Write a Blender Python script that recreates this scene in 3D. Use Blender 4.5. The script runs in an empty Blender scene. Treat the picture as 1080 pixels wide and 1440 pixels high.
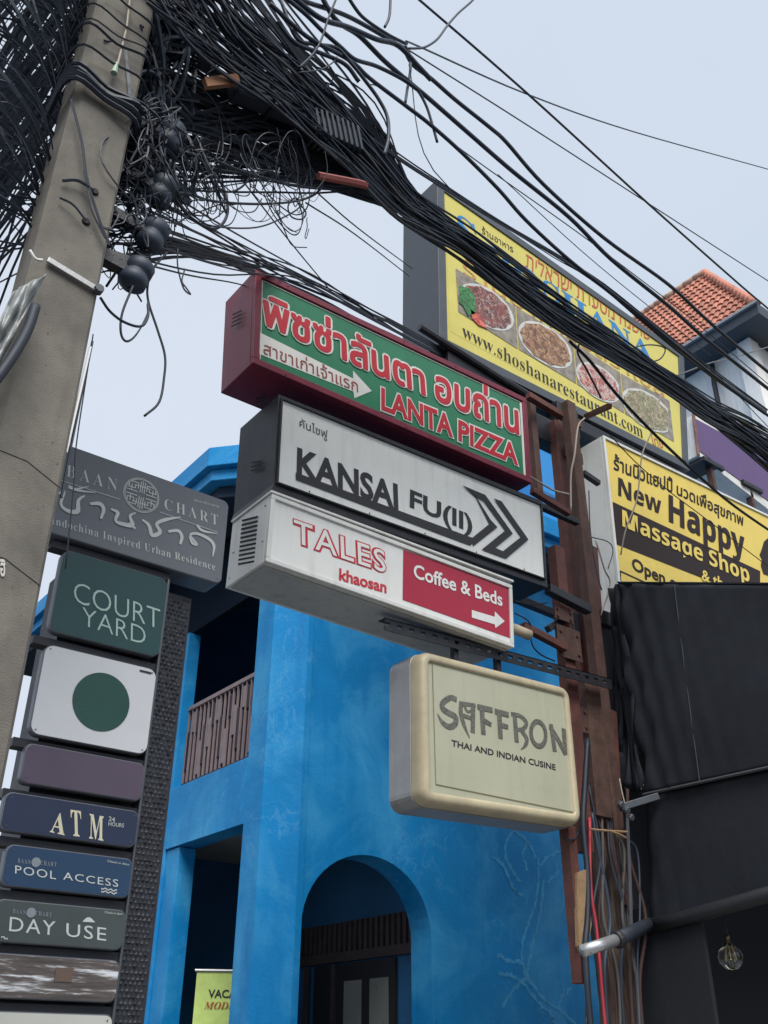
import bpy, bmesh, math, random
from mathutils import Vector, Matrix
from mathutils.geometry import delaunay_2d_cdt
C = bpy.context.scene.collection
SC = bpy.context.scene
rnd = random.Random(7)
# ------------------------------------------------------------------ camera
FPX, PITCH, ROLL, YAW = 1362.3, 0.52045, 0.00434, 0.91636
CAM = Vector((0, 0, 1.6))
F_ = Vector((math.cos(PITCH)*math.cos(YAW), math.cos(PITCH)*math.sin(YAW), math.sin(PITCH)))
R0 = Vector((math.sin(YAW), -math.cos(YAW), 0)); U0 = R0.cross(F_)
R_ = R0*math.cos(ROLL)+U0*math.sin(ROLL); U_ = -R0*math.sin(ROLL)+U0*math.cos(ROLL)
cd = bpy.data.cameras.new('camera'); cam = bpy.data.objects.new('camera', cd); C.objects.link(cam)
cd.sensor_fit = 'VERTICAL'; cd.sensor_height = 36; cd.lens = FPX/1440*36
cd.clip_start = 0.05; cd.clip_end = 2000
cam.matrix_world = Matrix(((R_.x, U_.x, -F_.x, 0), (R_.y, U_.y, -F_.y, 0), (R_.z, U_.z, -F_.z, CAM.z), (0, 0, 0, 1)))
SC.camera = cam
# ------------------------------------------------------------------ world and sun (overcast day)
w = bpy.data.worlds.new('World'); SC.world = w; w.use_nodes = True
nt = w.node_tree; bg = nt.nodes['Background']; bg.inputs[1].default_value = 0.1
sky = nt.nodes.new('ShaderNodeTexSky'); sky.sky_type = 'NISHITA'; sky.sun_disc = False
sky.sun_elevation = math.radians(52); sky.sun_rotation = math.radians(-157)
tc = nt.nodes.new('ShaderNodeTexCoord'); nz = nt.nodes.new('ShaderNodeTexNoise')
nz.inputs['Scale'].default_value = 1.6; nz.inputs['Detail'].default_value = 4; nz.inputs['Roughness'].default_value = .45
nt.links.new(tc.outputs['Generated'], nz.inputs['Vector'])
rp = nt.nodes.new('ShaderNodeValToRGB'); rp.color_ramp.elements[0].position = .3; rp.color_ramp.elements[1].position = .7
rp.color_ramp.elements[0].color = (5.25, 5.98, 6.95, 1); rp.color_ramp.elements[1].color = (6.0, 6.5, 7.4, 1)
nt.links.new(nz.outputs['Fac'], rp.inputs['Fac'])
mx = nt.nodes.new('ShaderNodeMix'); mx.data_type = 'RGBA'; mx.inputs['Factor'].default_value = .06
nt.links.new(rp.outputs['Color'], mx.inputs['A']); nt.links.new(sky.outputs['Color'], mx.inputs['B'])
nt.links.new(mx.outputs['Result'], bg.inputs[0])
sl = bpy.data.lights.new('sun', 'SUN'); sl.energy = 3.2; sl.angle = math.radians(40); sl.color = (1, .97, .92)
sun = bpy.data.objects.new('sun', sl); C.objects.link(sun)
sun.rotation_euler = Vector((-.30, -.72, 1.0)).to_track_quat('Z', 'Y').to_euler()
SC.view_settings.view_transform = 'Standard'; SC.view_settings.look = 'None'
SC.view_settings.gamma = 1; SC.view_settings.exposure = 0.32; SC.view_settings.use_curve_mapping = False
SC.cycles.max_bounces = 6; SC.cycles.use_adaptive_sampling = True

# ------------------------------------------------------------------ helpers
def P(px, py, ax, val):
    r = F_*FPX + R_*(px-540) - U_*(py-720)
    return CAM + r*((val-CAM[ax])/r[ax])
def QY(px, py, Y): return P(px, py, 1, Y)
def conv(ox, oy, s): return lambda x, y: (ox+x/s, oy+y/s)
_m = {}
def M(name, col, rough=.6, metal=0., var=.18, vs=2.5, bump=.15, bs=60, dirt=0., dirtcol=(.05, .045, .04), trans=0., spec=None, island=False):
    if name in _m: return _m[name]
    m = bpy.data.materials.new(name); m.use_nodes = True; n = m.node_tree; L = n.links
    b = n.nodes['Principled BSDF']; b.inputs['Roughness'].default_value = rough; b.inputs['Metallic'].default_value = metal
    if spec is not None: b.inputs['Specular IOR Level'].default_value = spec
    if trans: b.inputs['Transmission Weight'].default_value = trans
    g = n.nodes.new('ShaderNodeNewGeometry')
    a = n.nodes.new('ShaderNodeTexNoise'); a.inputs['Scale'].default_value = vs; a.inputs['Detail'].default_value = 8; a.inputs['Roughness'].default_value = .65
    L.new(g.outputs['Position'], a.inputs['Vector'])
    mr = n.nodes.new('ShaderNodeMapRange'); mr.inputs['From Min'].default_value = .25; mr.inputs['From Max'].default_value = .75
    mr.inputs['To Min'].default_value = 1-var; mr.inputs['To Max'].default_value = 1+var
    L.new(a.outputs['Fac'], mr.inputs['Value'])
    mul = n.nodes.new('ShaderNodeVectorMath'); mul.operation = 'SCALE'; mul.inputs[0].default_value = col
    L.new(mr.outputs['Result'], mul.inputs['Scale']); out = mul.outputs['Vector']
    if dirt:
        mp = n.nodes.new('ShaderNodeMapping'); mp.inputs['Scale'].default_value = (14, 14, 1.6)
        L.new(g.outputs['Position'], mp.inputs['Vector'])
        d = n.nodes.new('ShaderNodeTexNoise'); d.inputs['Scale'].default_value = 1; d.inputs['Detail'].default_value = 6
        L.new(mp.outputs['Vector'], d.inputs['Vector'])
        r = n.nodes.new('ShaderNodeMapRange'); r.inputs['From Min'].default_value = .52; r.inputs['From Max'].default_value = .8
        r.inputs['To Max'].default_value = dirt; L.new(d.outputs['Fac'], r.inputs['Value'])
        x = n.nodes.new('ShaderNodeMix'); x.data_type = 'RGBA'; L.new(r.outputs['Result'], x.inputs['Factor'])
        L.new(out, x.inputs['A']); x.inputs['B'].default_value = (*dirtcol, 1); out = x.outputs['Result']
    if island:
        oi = n.nodes.new('ShaderNodeObjectInfo'); r = n.nodes.new('ShaderNodeMapRange'); r.inputs['To Min'].default_value = .72; r.inputs['To Max'].default_value = 1.25
        L.new(oi.outputs['Random'], r.inputs['Value'])
        s2 = n.nodes.new('ShaderNodeVectorMath'); s2.operation = 'SCALE'; L.new(out, s2.inputs[0]); L.new(r.outputs['Result'], s2.inputs['Scale']); out = s2.outputs['Vector']
    L.new(out, b.inputs['Base Color'])
    rr = n.nodes.new('ShaderNodeMapRange'); rr.inputs['To Min'].default_value = max(0, rough-.12); rr.inputs['To Max'].default_value = min(1, rough+.12)
    L.new(a.outputs['Fac'], rr.inputs['Value']); L.new(rr.outputs['Result'], b.inputs['Roughness'])
    if bump:
        f = n.nodes.new('ShaderNodeTexNoise'); f.inputs['Scale'].default_value = bs; f.inputs['Detail'].default_value = 5
        L.new(g.outputs['Position'], f.inputs['Vector'])
        bp = n.nodes.new('ShaderNodeBump'); bp.inputs['Strength'].default_value = bump; bp.inputs['Distance'].default_value = .01
        L.new(f.outputs['Fac'], bp.inputs['Height']); L.new(bp.outputs['Normal'], b.inputs['Normal'])
    _m[name] = m; return m
org = {}
def thing(name, label, cat, loc=(0, 0, 0), group=None):
    o = bpy.data.objects.new(name, None); C.objects.link(o); o.location = loc; o.empty_display_size = .1
    o['label'] = label; o['category'] = cat
    if group: o['group'] = group
    org[o.name] = Vector(loc); return o
def link_mesh(name, me, parent=None):
    o = bpy.data.objects.new(name, me); C.objects.link(o)
    if parent is not None:
        o.parent = parent; org[o.name] = org[parent.name]
    else: org[o.name] = Vector((0, 0, 0))
    return o
class MB:
    def __init__(s): s.v = []; s.f = []
    def add(s, vs, fs):
        n = len(s.v); s.v += [Vector(v) for v in vs]; s.f += [tuple(i+n for i in f) for f in fs]; return s
    def box(s, a, b):
        x0, y0, z0 = a; x1, y1, z1 = b
        return s.add([(x0,y0,z0),(x1,y0,z0),(x1,y1,z0),(x0,y1,z0),(x0,y0,z1),(x1,y0,z1),(x1,y1,z1),(x0,y1,z1)],
                     [(0,3,2,1),(4,5,6,7),(0,1,5,4),(1,2,6,5),(2,3,7,6),(3,0,4,7)])
    def beam(s, a, b, w, h, up=(0, 0, 1)):
        a = Vector(a); b = Vector(b); d = (b-a).normalized(); up = Vector(up)
        if abs(d.dot(up)) > .95: up = Vector((0, 1, 0))
        x = d.cross(up).normalized(); y = x.cross(d).normalized()
        q = [x*w/2+y*h/2, -x*w/2+y*h/2, -x*w/2-y*h/2, x*w/2-y*h/2]
        return s.add([a+k for k in q]+[b+k for k in q], [(0,1,2,3),(7,6,5,4)]+[(i, 4+i, 4+(i+1)%4, (i+1)%4) for i in range(4)])
    def prism(s, poly, d):
        poly = [Vector(p) for p in poly]; d = Vector(d); n = len(poly)
        return s.add(poly+[p+d for p in poly], [tuple(range(n)), tuple(range(2*n-1, n-1, -1))]+[(i, n+i, n+(i+1)%n, (i+1)%n) for i in range(n)])
    def flat(s, poly): return s.add(poly, [tuple(range(len(poly)))])
    def loft(s, rings, cap0=False, cap1=False, closed=True):
        n = len(rings[0]); vs = [v for r in rings for v in r]; fs = []
        for k in range(len(rings)-1):
            for i in range(n if closed else n-1):
                j = (i+1) % n; fs.append((k*n+i, k*n+j, (k+1)*n+j, (k+1)*n+i))
        if cap0: fs.append(tuple(range(n-1, -1, -1)))
        if cap1: fs.append(tuple(range((len(rings)-1)*n, len(rings)*n)))
        return s.add(vs, fs)
    def tube(s, pts, r, n=6, caps=True):
        pts = [Vector(p) for p in pts]; rs = r if isinstance(r, (list, tuple)) else [r]*len(pts)
        t0 = (pts[1]-pts[0]).normalized(); x = t0.cross(Vector((0, 0, 1)))
        if x.length < .05: x = t0.cross(Vector((0, 1, 0)))
        x.normalize(); rings = []
        for i, p in enumerate(pts):
            t = (pts[min(i+1, len(pts)-1)]-pts[max(i-1, 0)]).normalized()
            x = (x-t*x.dot(t)).normalized(); y = t.cross(x)
            rings.append([p+(x*math.cos(2*math.pi*k/n)+y*math.sin(2*math.pi*k/n))*rs[i] for k in range(n)])
        return s.loft(rings, caps, caps)
    def lathe(s, base, prof, n=16, axis=(0, 0, 1)):
        a = Vector(axis).normalized(); x = a.orthogonal().normalized(); y = a.cross(x); base = Vector(base)
        return s.loft([[base+a*h+(x*math.cos(2*math.pi*k/n)+y*math.sin(2*math.pi*k/n))*r for k in range(n)] for r, h in prof], True, True)
    def build(s, name, mat, parent=None, bevel=0, smooth=False, label=None, kind=None):
        o0 = org[parent.name] if parent is not None else Vector((0, 0, 0))
        me = bpy.data.meshes.new(name); me.from_pydata([v-o0 for v in s.v], [], s.f)
        bm = bmesh.new(); bm.from_mesh(me); bmesh.ops.recalc_face_normals(bm, faces=bm.faces)
        if bevel:
            bmesh.ops.bevel(bm, geom=[e for e in bm.edges if len(e.link_faces) == 2 and e.calc_face_angle(0) > .5], offset=bevel, segments=2, affect='EDGES', profile=.5)
        bm.to_mesh(me); bm.free()
        me.materials.append(mat)
        if smooth:
            for p in me.polygons: p.use_smooth = True
        o = link_mesh(name, me, parent)
        if label: o['label'] = label
        if kind: o['kind'] = kind
        return o
def catmull(pts, seg=6):
    pts = [Vector(p) for p in pts]
    if len(pts) == 2: return [pts[0].lerp(pts[1], i/seg) for i in range(seg+1)]
    q = [pts[0]*2-pts[1]]+pts+[pts[-1]*2-pts[-2]]; out = []
    for i in range(1, len(q)-2):
        a, b, c, d = q[i-1:i+3]
        for k in range(seg):
            t = k/seg; out.append(.5*((2*b)+(-a+c)*t+(2*a-5*b+4*c-d)*t*t+(-a+3*b-3*c+d)*t**3))
    out.append(pts[-1]); return out
def mathtxt(t, up, lo, dg=None):
    o = ''
    for ch in t:
        if 'A' <= ch <= 'Z': o += chr(up+ord(ch)-65)
        elif 'a' <= ch <= 'z': o += chr(lo+ord(ch)-97)
        elif dg and ch.isdigit(): o += chr(dg+ord(ch)-48)
        else: o += ch
    return o
def sansb(t): return mathtxt(t, 0x1D5D4, 0x1D5EE, 0x1D7EC)
def serif(t): return mathtxt(t, 0x1D400, 0x1D41A)
def serifi(t): return mathtxt(t, 0x1D468, 0x1D482)
_gc = {}
def raw_text(body, res=3, bold=0, space=1, shear=0):
    cu = bpy.data.curves.new('t', 'FONT'); cu.body = body; cu.size = 1; cu.offset = bold; cu.resolution_u = res; cu.space_character = space; cu.shear = shear
    o = bpy.data.objects.new('t', cu); C.objects.link(o)
    me = bpy.data.meshes.new_from_object(o.evaluated_get(bpy.context.evaluated_depsgraph_get()))
    bpy.data.objects.remove(o); bpy.data.curves.remove(cu)
    return me
def outline_fill(ch, res):      # fill a glyph by non-zero winding, safe for self-crossing outlines
    cu = bpy.data.curves.new('t', 'FONT'); cu.body = ch; cu.size = 1; cu.resolution_u = res; cu.fill_mode = 'NONE'
    o = bpy.data.objects.new('t', cu); C.objects.link(o)
    me = bpy.data.meshes.new_from_object(o.evaluated_get(bpy.context.evaluated_depsgraph_get()))
    bpy.data.objects.remove(o); bpy.data.curves.remove(cu)
    if not len(me.edges): return me
    E_ = [(e.vertices[0], e.vertices[1]) for e in me.edges]; P2 = [v.co.xy.copy() for v in me.vertices]
    adj = {}
    for a, b in E_: adj.setdefault(a, []).append(b); adj.setdefault(b, []).append(a)
    seen = set(); D = []
    for st0 in adj:
        if st0 in seen: continue
        st = min([st0]); cur = st; prev = None; lp = []
        while cur not in seen:
            seen.add(cur); lp.append(cur); nx = [q for q in adj[cur] if q != prev and (q not in seen)]
            if not nx: break
            if prev is None: nx = sorted(nx, key=lambda q: 0 if q == cur+1 else 1)
            prev, cur = cur, nx[0]
        D += [(lp[i], lp[(i+1) % len(lp)]) for i in range(len(lp))]
    vs, es, fs, *_ = delaunay_2d_cdt(P2, D, [], 0, 1e-6)
    keep = []
    for f in fs:
        c = sum((vs[i] for i in f), Vector((0, 0)))/len(f); wn = 0
        for a, b in D:
            p, q = P2[a], P2[b]
            if (p.y > c.y) != (q.y > c.y):
                if p.x+(c.y-p.y)/(q.y-p.y)*(q.x-p.x) > c.x: wn += 1 if q.y > p.y else -1
        if wn: keep.append(tuple(f))
    m2 = bpy.data.meshes.new('lettering'); m2.from_pydata([(v.x, v.y, 0) for v in vs], [], keep); return m2
def glyph(ch, res):
    if (ch, res) not in _gc:
        me = outline_fill(ch, res) if ord(ch) > 0x590 else raw_text(ch, res); a = raw_text(ch+'|', res); b = raw_text('|', res)
        _gc[ch, res] = (me, (max(v.co.x for v in a.vertices)-max(v.co.x for v in b.vertices)))
    return _gc[ch, res]
def by_glyph(body, res):
    V, F, x, k = [], [], 0, 0
    for ch in body:
        me, adv = glyph(ch, res)
        n = len(V); V += [Vector((v.co.x+x, v.co.y, 0)) for v in me.vertices]; F += [tuple(i+n for i in p.vertices) for p in me.polygons]; x += adv
    me = bpy.data.meshes.new('lettering'); me.from_pydata(V, [], F); return me
def text(body, BL, BR, TL, mat, parent, bold=0., res=3, lift=(0, 0, 0), space=1., name='lettering', label=None, shear=0, halo=0):
    if bold > .012 and any(ord(ch) > 0xE00 and ord(ch) < 0xE80 for ch in body): halo, bold = bold, 0
    me = by_glyph(body, res) if any(0x590 <= ord(ch) < 0xE80 for ch in body) else raw_text(body, res, bold, space, shear)
    xs = [v.co.x for v in me.vertices]; ys = [v.co.y for v in me.vertices]
    x0, x1, y0, y1 = min(xs), max(xs), min(ys), max(ys); o0 = org[parent.name]; lift = Vector(lift)
    nv_ = len(me.vertices); par = list(range(nv_))
    def fd(i):
        while par[i] != i: par[i] = par[par[i]]; i = par[i]
        return i
    for e in me.edges:
        a, b = fd(e.vertices[0]), fd(e.vertices[1])
        if a != b: par[a] = b
    ids = {}; isl = [ids.setdefault(fd(i), len(ids)) for i in range(nv_)]
    shifts = [(0, 0)] if not halo else [(halo*math.cos(t*math.pi/5), halo*math.sin(t*math.pi/5)) for t in range(10)]
    V_, F2 = [], []; fcs = [tuple(p.vertices) for p in me.polygons]
    for k, (sx, sy) in enumerate(shifts):
        for v in me.vertices:
            a = (v.co.x+sx-x0+halo)/(x1-x0+2*halo); b = (v.co.y+sy-y0+halo)/(y1-y0+2*halo)
            V_.append(BL+(BR-BL)*a+(TL-BL)*b-o0+lift+Vector((0, -.00010*k-.00004*(isl[v.index] % 12), 0)))
        F2 += [tuple(i+k*nv_ for i in f) for f in fcs]
    me = bpy.data.meshes.new('lettering'); me.from_pydata(V_, [], F2)
    me.materials.clear(); me.materials.append(mat); me.name = name
    ob = link_mesh(name, me, parent)
    if label: ob['label'] = label
    return ob
def ptext(body, cv, bl, br, tl, Y, mat, parent, **k):
    return text(body, QY(*cv(*bl), Y), QY(*cv(*br), Y), QY(*cv(*tl), Y), mat, parent, **k)
def pflat(cv, pts, Y, mat, parent, name='print'):
    return MB().flat([QY(*cv(*p), Y) for p in pts]).build(name, mat, parent)
def ribbon(mb, pts, ws, closed=False):          # flat ribbon in the XZ plane
    pts = [Vector(p) for p in pts]; n = len(pts); L = []; Rr = []
    if not isinstance(ws, (list, tuple)): ws = [ws]*n
    for i, p in enumerate(pts):
        a = pts[(i-1) % n] if (closed or i > 0) else p; b = pts[(i+1) % n] if (closed or i < n-1) else p
        d = (b-a).normalized(); nn = Vector((-d.z, 0, d.x))*ws[i]/2; L.append(p+nn); Rr.append(p-nn)
    fs = [(i, (i+1) % n, n+(i+1) % n, n+i) for i in range(n if closed else n-1)]
    mb.add(L+Rr, fs)
def strokes(cv, sc, lst, Y, mat, parent, name='lettering', seg=5):
    for pts, ws in lst:
        mb = MB(); q = [QY(*cv(*p), Y) for p in pts]
        W = [x*sc for x in (ws if isinstance(ws, (list, tuple)) else [ws]*len(pts))]
        if len(q) > 2:
            full = catmull(q, seg); Wf = []
            for i in range(len(full)):
                t = i/seg; k = min(int(t), len(W)-2); Wf.append(W[k]+(W[k+1]-W[k])*(t-k))
        else: full, Wf = q, W
        ribbon(mb, full, Wf); sk = .00025*(strokes.n % 12); strokes.n += 1; mb.v = [v-Vector((0, sk, 0)) for v in mb.v]; mb.build(name, mat, parent)

strokes.n = 0
# ------------------------------------------------------------------ materials
black_metal = M('black painted steel', (.022, .024, .03), .5, .3, .3, 6, .2, 80, .3, (.09, .07, .05))
rust = M('red oxide painted steel', (.105, .036, .028), .7, .1, .45, 7, .35, 70, .5, (.05, .03, .022))
rust2 = M('weathered brown steel', (.075, .038, .03), .75, .1, .5, 9, .4, 70, .5, (.16, .1, .06))
maroon = M('maroon painted metal', (.19, .022, .045), .45, .1, .2, 5, .1, 60, .35, (.08, .02, .02))
green = M('green sign film', (.03, .2, .1), .35, 0, .1, 3, .03, 30, .12)
white = M('white sign film', (.72, .72, .69), .4, 0, .08, 1.8, .03, 30, .3, (.35, .34, .31))
kwhite = M('cool white sign film', (.70, .71, .68), .4, 0, .08, 1.8, .03, 30, .3, (.36, .36, .33))
twhite = M('white powder coat', (.66, .66, .63), .45, .1, .08, 4, .08, 50, .35, (.28, .25, .2))
tunder = M('grey weathered sheet', (.42, .43, .42), .6, .1, .15, 3, .1, 50, .3)
letter_red = M('red lettering', (.50, .018, .03), .4, 0, .08, 4, 0)
crimson = M('crimson film', (.36, .008, .035), .4, 0, .06, 4, .02, 40)
dark_txt = M('charcoal lettering', (.03, .03, .034), .55, 0, .1, 8, 0, spec=.3)
khaki_panel = M('pale khaki acrylic', (.42, .42, .31), .4, 0, .1, 1.6, .03, 30, .35, (.3, .29, .2))
cream_rim = M('cream acrylic rim', (.46, .40, .27), .5, 0, .2, 5, .05, 40, .35, (.3, .22, .1))
alu = M('dull aluminium', (.34, .34, .34), .4, .5, .15, 4, .06, 60, .3, (.25, .22, .18))
saf_txt = M('mottled dark lettering', (.12, .12, .1), .5, 0, .75, 70, 0)
yellow = M('faded yellow film', (.62, .545, .13), .4, 0, .1, 2, .03, 30, .15, (.4, .34, .12))
hyellow = M('warm yellow film', (.70, .53, .10), .4, 0, .1, 2, .03, 30, .15, (.5, .34, .05))
slate = M('slate grey painted metal', (.075, .085, .10), .5, .2, .15, 4, .1, 60, .25)
blue_txt = M('blue lettering', (.02, .2, .48), .4, 0, .1, 6, 0)
orange_txt = M('orange red lettering', (.45, .1, .03), .4, 0, .1, 6, 0)
brown_txt = M('dark brown lettering', (.022, .013, .013), .6, 0, .1, 6, 0, spec=.25)
concrete = M('weathered concrete', (.15, .138, .118), .9, 0, .42, 4, .35, 190, .45, (.085, .075, .065))
cable_m = M('black cable sheath', (.015, .022, .036), .6, 0, .3, 3, 0)
cable_m2 = M('dark slate cable sheath', (.026, .038, .060), .55, 0, .3, 3, 0)
glass_dark = M('dark glass', (.01, .015, .025), .15, 0, .3, 2, 0)
cloth = M('black awning cloth', (.017, .020, .028), .8, 0, .3, 1.6, .35, 9, .3, (.032, .036, .042), spec=.3)
timber = M('weathered timber', (.13, .10, .072), .85, 0, .5, 6, .6, 60, .7, (.03, .02, .016))
def streaky(name, cols, sc=(22, 22, 1.3), rough=.85):
    m = bpy.data.materials.new(name); m.use_nodes = True; n = m.node_tree; L = n.links; b = n.nodes['Principled BSDF']; b.inputs['Roughness'].default_value = rough
    g = n.nodes.new('ShaderNodeNewGeometry'); mp = n.nodes.new('ShaderNodeMapping'); mp.inputs['Scale'].default_value = sc; L.new(g.outputs['Position'], mp.inputs['Vector'])
    t = n.nodes.new('ShaderNodeTexNoise'); t.inputs['Scale'].default_value = 1; t.inputs['Detail'].default_value = 9; t.inputs['Roughness'].default_value = .62; t.inputs['Distortion'].default_value = .6; L.new(mp.outputs['Vector'], t.inputs['Vector'])
    r = n.nodes.new('ShaderNodeValToRGB'); e = r.color_ramp.elements
    while len(e) < len(cols): e.new(.5)
    for i, c in enumerate(cols): e[i].position = .3+.4*i/(len(cols)-1); e[i].color = (*c, 1)
    L.new(t.outputs['Fac'], r.inputs['Fac']); L.new(r.outputs['Color'], b.inputs['Base Color'])
    bp = n.nodes.new('ShaderNodeBump'); bp.inputs['Strength'].default_value = .7; bp.inputs['Distance'].default_value = .02; L.new(t.outputs['Fac'], bp.inputs['Height']); L.new(bp.outputs['Normal'], b.inputs['Normal'])
    _m[name] = m; return m
timber = streaky('split weathered timber', [(.008, .008, .010), (.03, .018, .018), (.085, .062, .045), (.05, .015, .012), (.15, .12, .09)])
timber2 = streaky('pale flaking timber', [(.010, .010, .010), (.07, .062, .045), (.2, .18, .13), (.06, .022, .015)], (16, 16, 1.0))
paletimber = M('pale raw timber', (.26, .17, .09), .8, 0, .25, 12, .4, 60, .6, (.2, .1, .05))
asphalt = M('asphalt', (.05, .05, .052), .9, 0, .25, 1.2, .5, 150)
paving = M('concrete paving', (.24, .23, .21), .9, 0, .2, 2, .4, 90)
backing = M('board backing black', (.018, .02, .026), .5, .1, .2, 5, .05, 60)
silver = M('brushed edge trim', (.32, .34, .36), .35, .7, .15, 5, .05, 80)
wallw = M('white rendered wall', (.80, .79, .76), .85, 0, .1, 1.2, .2, 60, .35, (.35, .35, .36))
def blue_plaster():
    m = M('blue painted plaster', (.004, .235, .57), .55, 0, .12, 1.5, .3, 35)
    n = m.node_tree; L = n.links; b = n.nodes['Principled BSDF']; b.inputs['Specular IOR Level'].default_value = .25
    src = b.inputs['Base Color'].links[0].from_socket; g = [x for x in n.nodes if x.type == 'NEW_GEOMETRY'][0]
    def noise(sc, det, rough=.6, dist=0, map_=None):
        t = n.nodes.new('ShaderNodeTexNoise'); t.inputs['Scale'].default_value = sc; t.inputs['Detail'].default_value = det
        t.inputs['Roughness'].default_value = rough; t.inputs['Distortion'].default_value = dist
        if map_:
            mp = n.nodes.new('ShaderNodeMapping'); mp.inputs['Scale'].default_value = map_; L.new(g.outputs['Position'], mp.inputs['Vector']); L.new(mp.outputs['Vector'], t.inputs['Vector'])
        else: L.new(g.outputs['Position'], t.inputs['Vector'])
        return t.outputs['Fac']
    def rng(v, a, c, lo, hi):
        r = n.nodes.new('ShaderNodeMapRange'); r.inputs[1].default_value = a; r.inputs[2].default_value = c; r.inputs[3].default_value = lo; r.inputs[4].default_value = hi
        L.new(v, r.inputs[0]); return r.outputs[0]
    def math_(op, a, c=None):
        k = n.nodes.new('ShaderNodeMath'); k.operation = op; L.new(a, k.inputs[0])
        if c is not None:
            if isinstance(c, (int, float)): k.inputs[1].default_value = c
            else: L.new(c, k.inputs[1])
        return k.outputs[0]
    def mix(a, fac, col):
        x = n.nodes.new('ShaderNodeMix'); x.data_type = 'RGBA'; L.new(fac, x.inputs['Factor']); L.new(a, x.inputs['A']); x.inputs['B'].default_value = (*col, 1); return x.outputs['Result']
    patches = rng(noise(1.1, 7, .62, .8), .46, .70, 0, .75)            # pale chalky bloom
    out = mix(src, patches, (.07, .40, .73))
    th = rng(math_('ABSOLUTE', math_('SUBTRACT', noise(1.7, 6, .62, 1.2), .5)), 0, .018, 1, 0)   # thin efflorescent veins
    mask = rng(noise(.75, 3), .5, .62, 0, 1)
    out = mix(out, math_('MULTIPLY', math_('MULTIPLY', th, mask), .22), (.22, .5, .75))
    runs = rng(noise(1, 5, .6, 0, (9, 9, .9)), .5, .8, 0, .45)         # damp run marks
    out = mix(out, runs, (.003, .165, .45))
    L.new(out, b.inputs['Base Color']); return m
blue = blue_plaster()
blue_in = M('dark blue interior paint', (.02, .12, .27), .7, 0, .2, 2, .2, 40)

# ------------------------------------------------------------------ setting: road, pavement
o = MB().flat([(-900, -900, -.004), (900, -900, -.004), (900, 900, -.004), (-900, 900, -.004)]).build('ground', asphalt, kind='structure')
o = MB().box((-60, 2.0, 0), (80, 8.0, .12)).build('pavement', paving, kind='structure')

# ------------------------------------------------------------------ blue building
XF, YW, ZT = 4.87, 8.0, 7.15
bb = thing('blue_building', 'bright blue plastered corner building with arched opening and shaded balcony behind the signs', 'building', (XF, YW, 0))
BLUE = dict(parent=bb)
ax0, ax1, zs, za = 5.22, 6.77, 2.72, 3.42
axc, aw = (ax0+ax1)/2, (ax1-ax0)/2
arch = [(axc-aw*math.cos(t*math.pi/24), zs+(za-zs)*math.sin(t*math.pi/24)) for t in range(25)]
poly = [(5.19, 0), (ax0, 0)]+arch+[(ax1, 0), (12.5, 0), (12.5, ZT), (5.19, ZT)]
MB().prism([(x, YW+.02, z) for x, z in poly], (0, .32, 0)).build('wall', blue, bb)
# canted corner pier
MB().prism([(XF, 8.60, .0), (XF, 8.27, .0), (5.14, 8.0, .0), (5.215, 8.0, .0), (5.189, 8.019, .0), (5.189, 8.60, .0)], (0, 0, ZT)).build('corner_pier', blue, bb, bevel=.006)
MB().box((XF, 10.28, 0), (XF+.16, 10.60, 6.25)).build('pier', blue, bb, bevel=.006)
MB().box((XF+.02, 9.98, 0), (XF+.22, 10.279, 3.66)).build('pier', blue, bb, bevel=.006)
MB().box((XF+.05, 10.601, 0), (XF+.3, 15, 6.25)).build('wall', blue, bb)
MB().box((XF-.004, 8.602, 3.67), (XF+.24, 10.279, 4.33)).build('slab_edge', blue, bb, bevel=.005)
MB().box((XF+.241, 8.35, 3.80), (7.2, 14.5, 4.20)).build('floor_slab', M('pale soffit board', (.34, .34, .31), .8, 0, .15, 2, .1, 30), bb)
for y in (8.9, 9.5):
    MB().box((XF+.26, y, 3.785), (7.0, y+.02, 3.798)).build('ceiling_joint', dark_txt, bb)
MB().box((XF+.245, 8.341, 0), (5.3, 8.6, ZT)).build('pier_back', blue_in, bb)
MB().box((XF+.05, 8.601, 6.26), (XF+.12, 15, 7.3)).build('attic_shade_panel', M('painted attic shade', (.004, .010, .022), .9, spec=.1), bb)  # dark panel added where loggia and eave are only in shade
# inner wall of the arcade, with door, panes and slats
XI = 6.67+.25
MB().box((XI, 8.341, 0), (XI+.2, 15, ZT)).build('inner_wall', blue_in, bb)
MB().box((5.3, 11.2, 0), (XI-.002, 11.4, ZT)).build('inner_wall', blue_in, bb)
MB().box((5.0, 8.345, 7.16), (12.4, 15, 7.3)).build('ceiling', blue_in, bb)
slat_m = M('dark brown slats', (.06, .045, .045), .7, 0, .3, 6, .2, 50)
me = None
for k in range(26):
    y = 8.45+k*.098
    if me is None:
        sl_ = MB().box((XI-.05, y, 2.72), (XI-.002, y+.055, 3.03)).build('slat', slat_m, bb); me = sl_.data
    else:
        q = link_mesh('slat', me, bb); q.location = (0, k*.098, 0)
MB().box((XI-.06, 8.40, 2.62), (XI-.002, 11.1, 2.72)).build('transom', slat_m, bb)
dr = MB().box((XI-.04, 8.75, 0), (XI-.002, 10.25, 2.60)).build('door', M('dark door leaf', (.02, .018, .022), .6, 0, .2, 5, .1, 40), bb)
for y in (8.85, 9.32):
    MB().box((XI-.052, y, .9), (XI-.042, y+.32, 2.42)).build('pane', M('milky door glass', (.26, .27, .24), .3, 0, .1, 3, 0), dr)
for y in (9.8, 10.35):
    MB().box((XI-.07, y, 0), (XI-.041, y+.07, 2.6)).build('frame', slat_m, dr)
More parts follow.
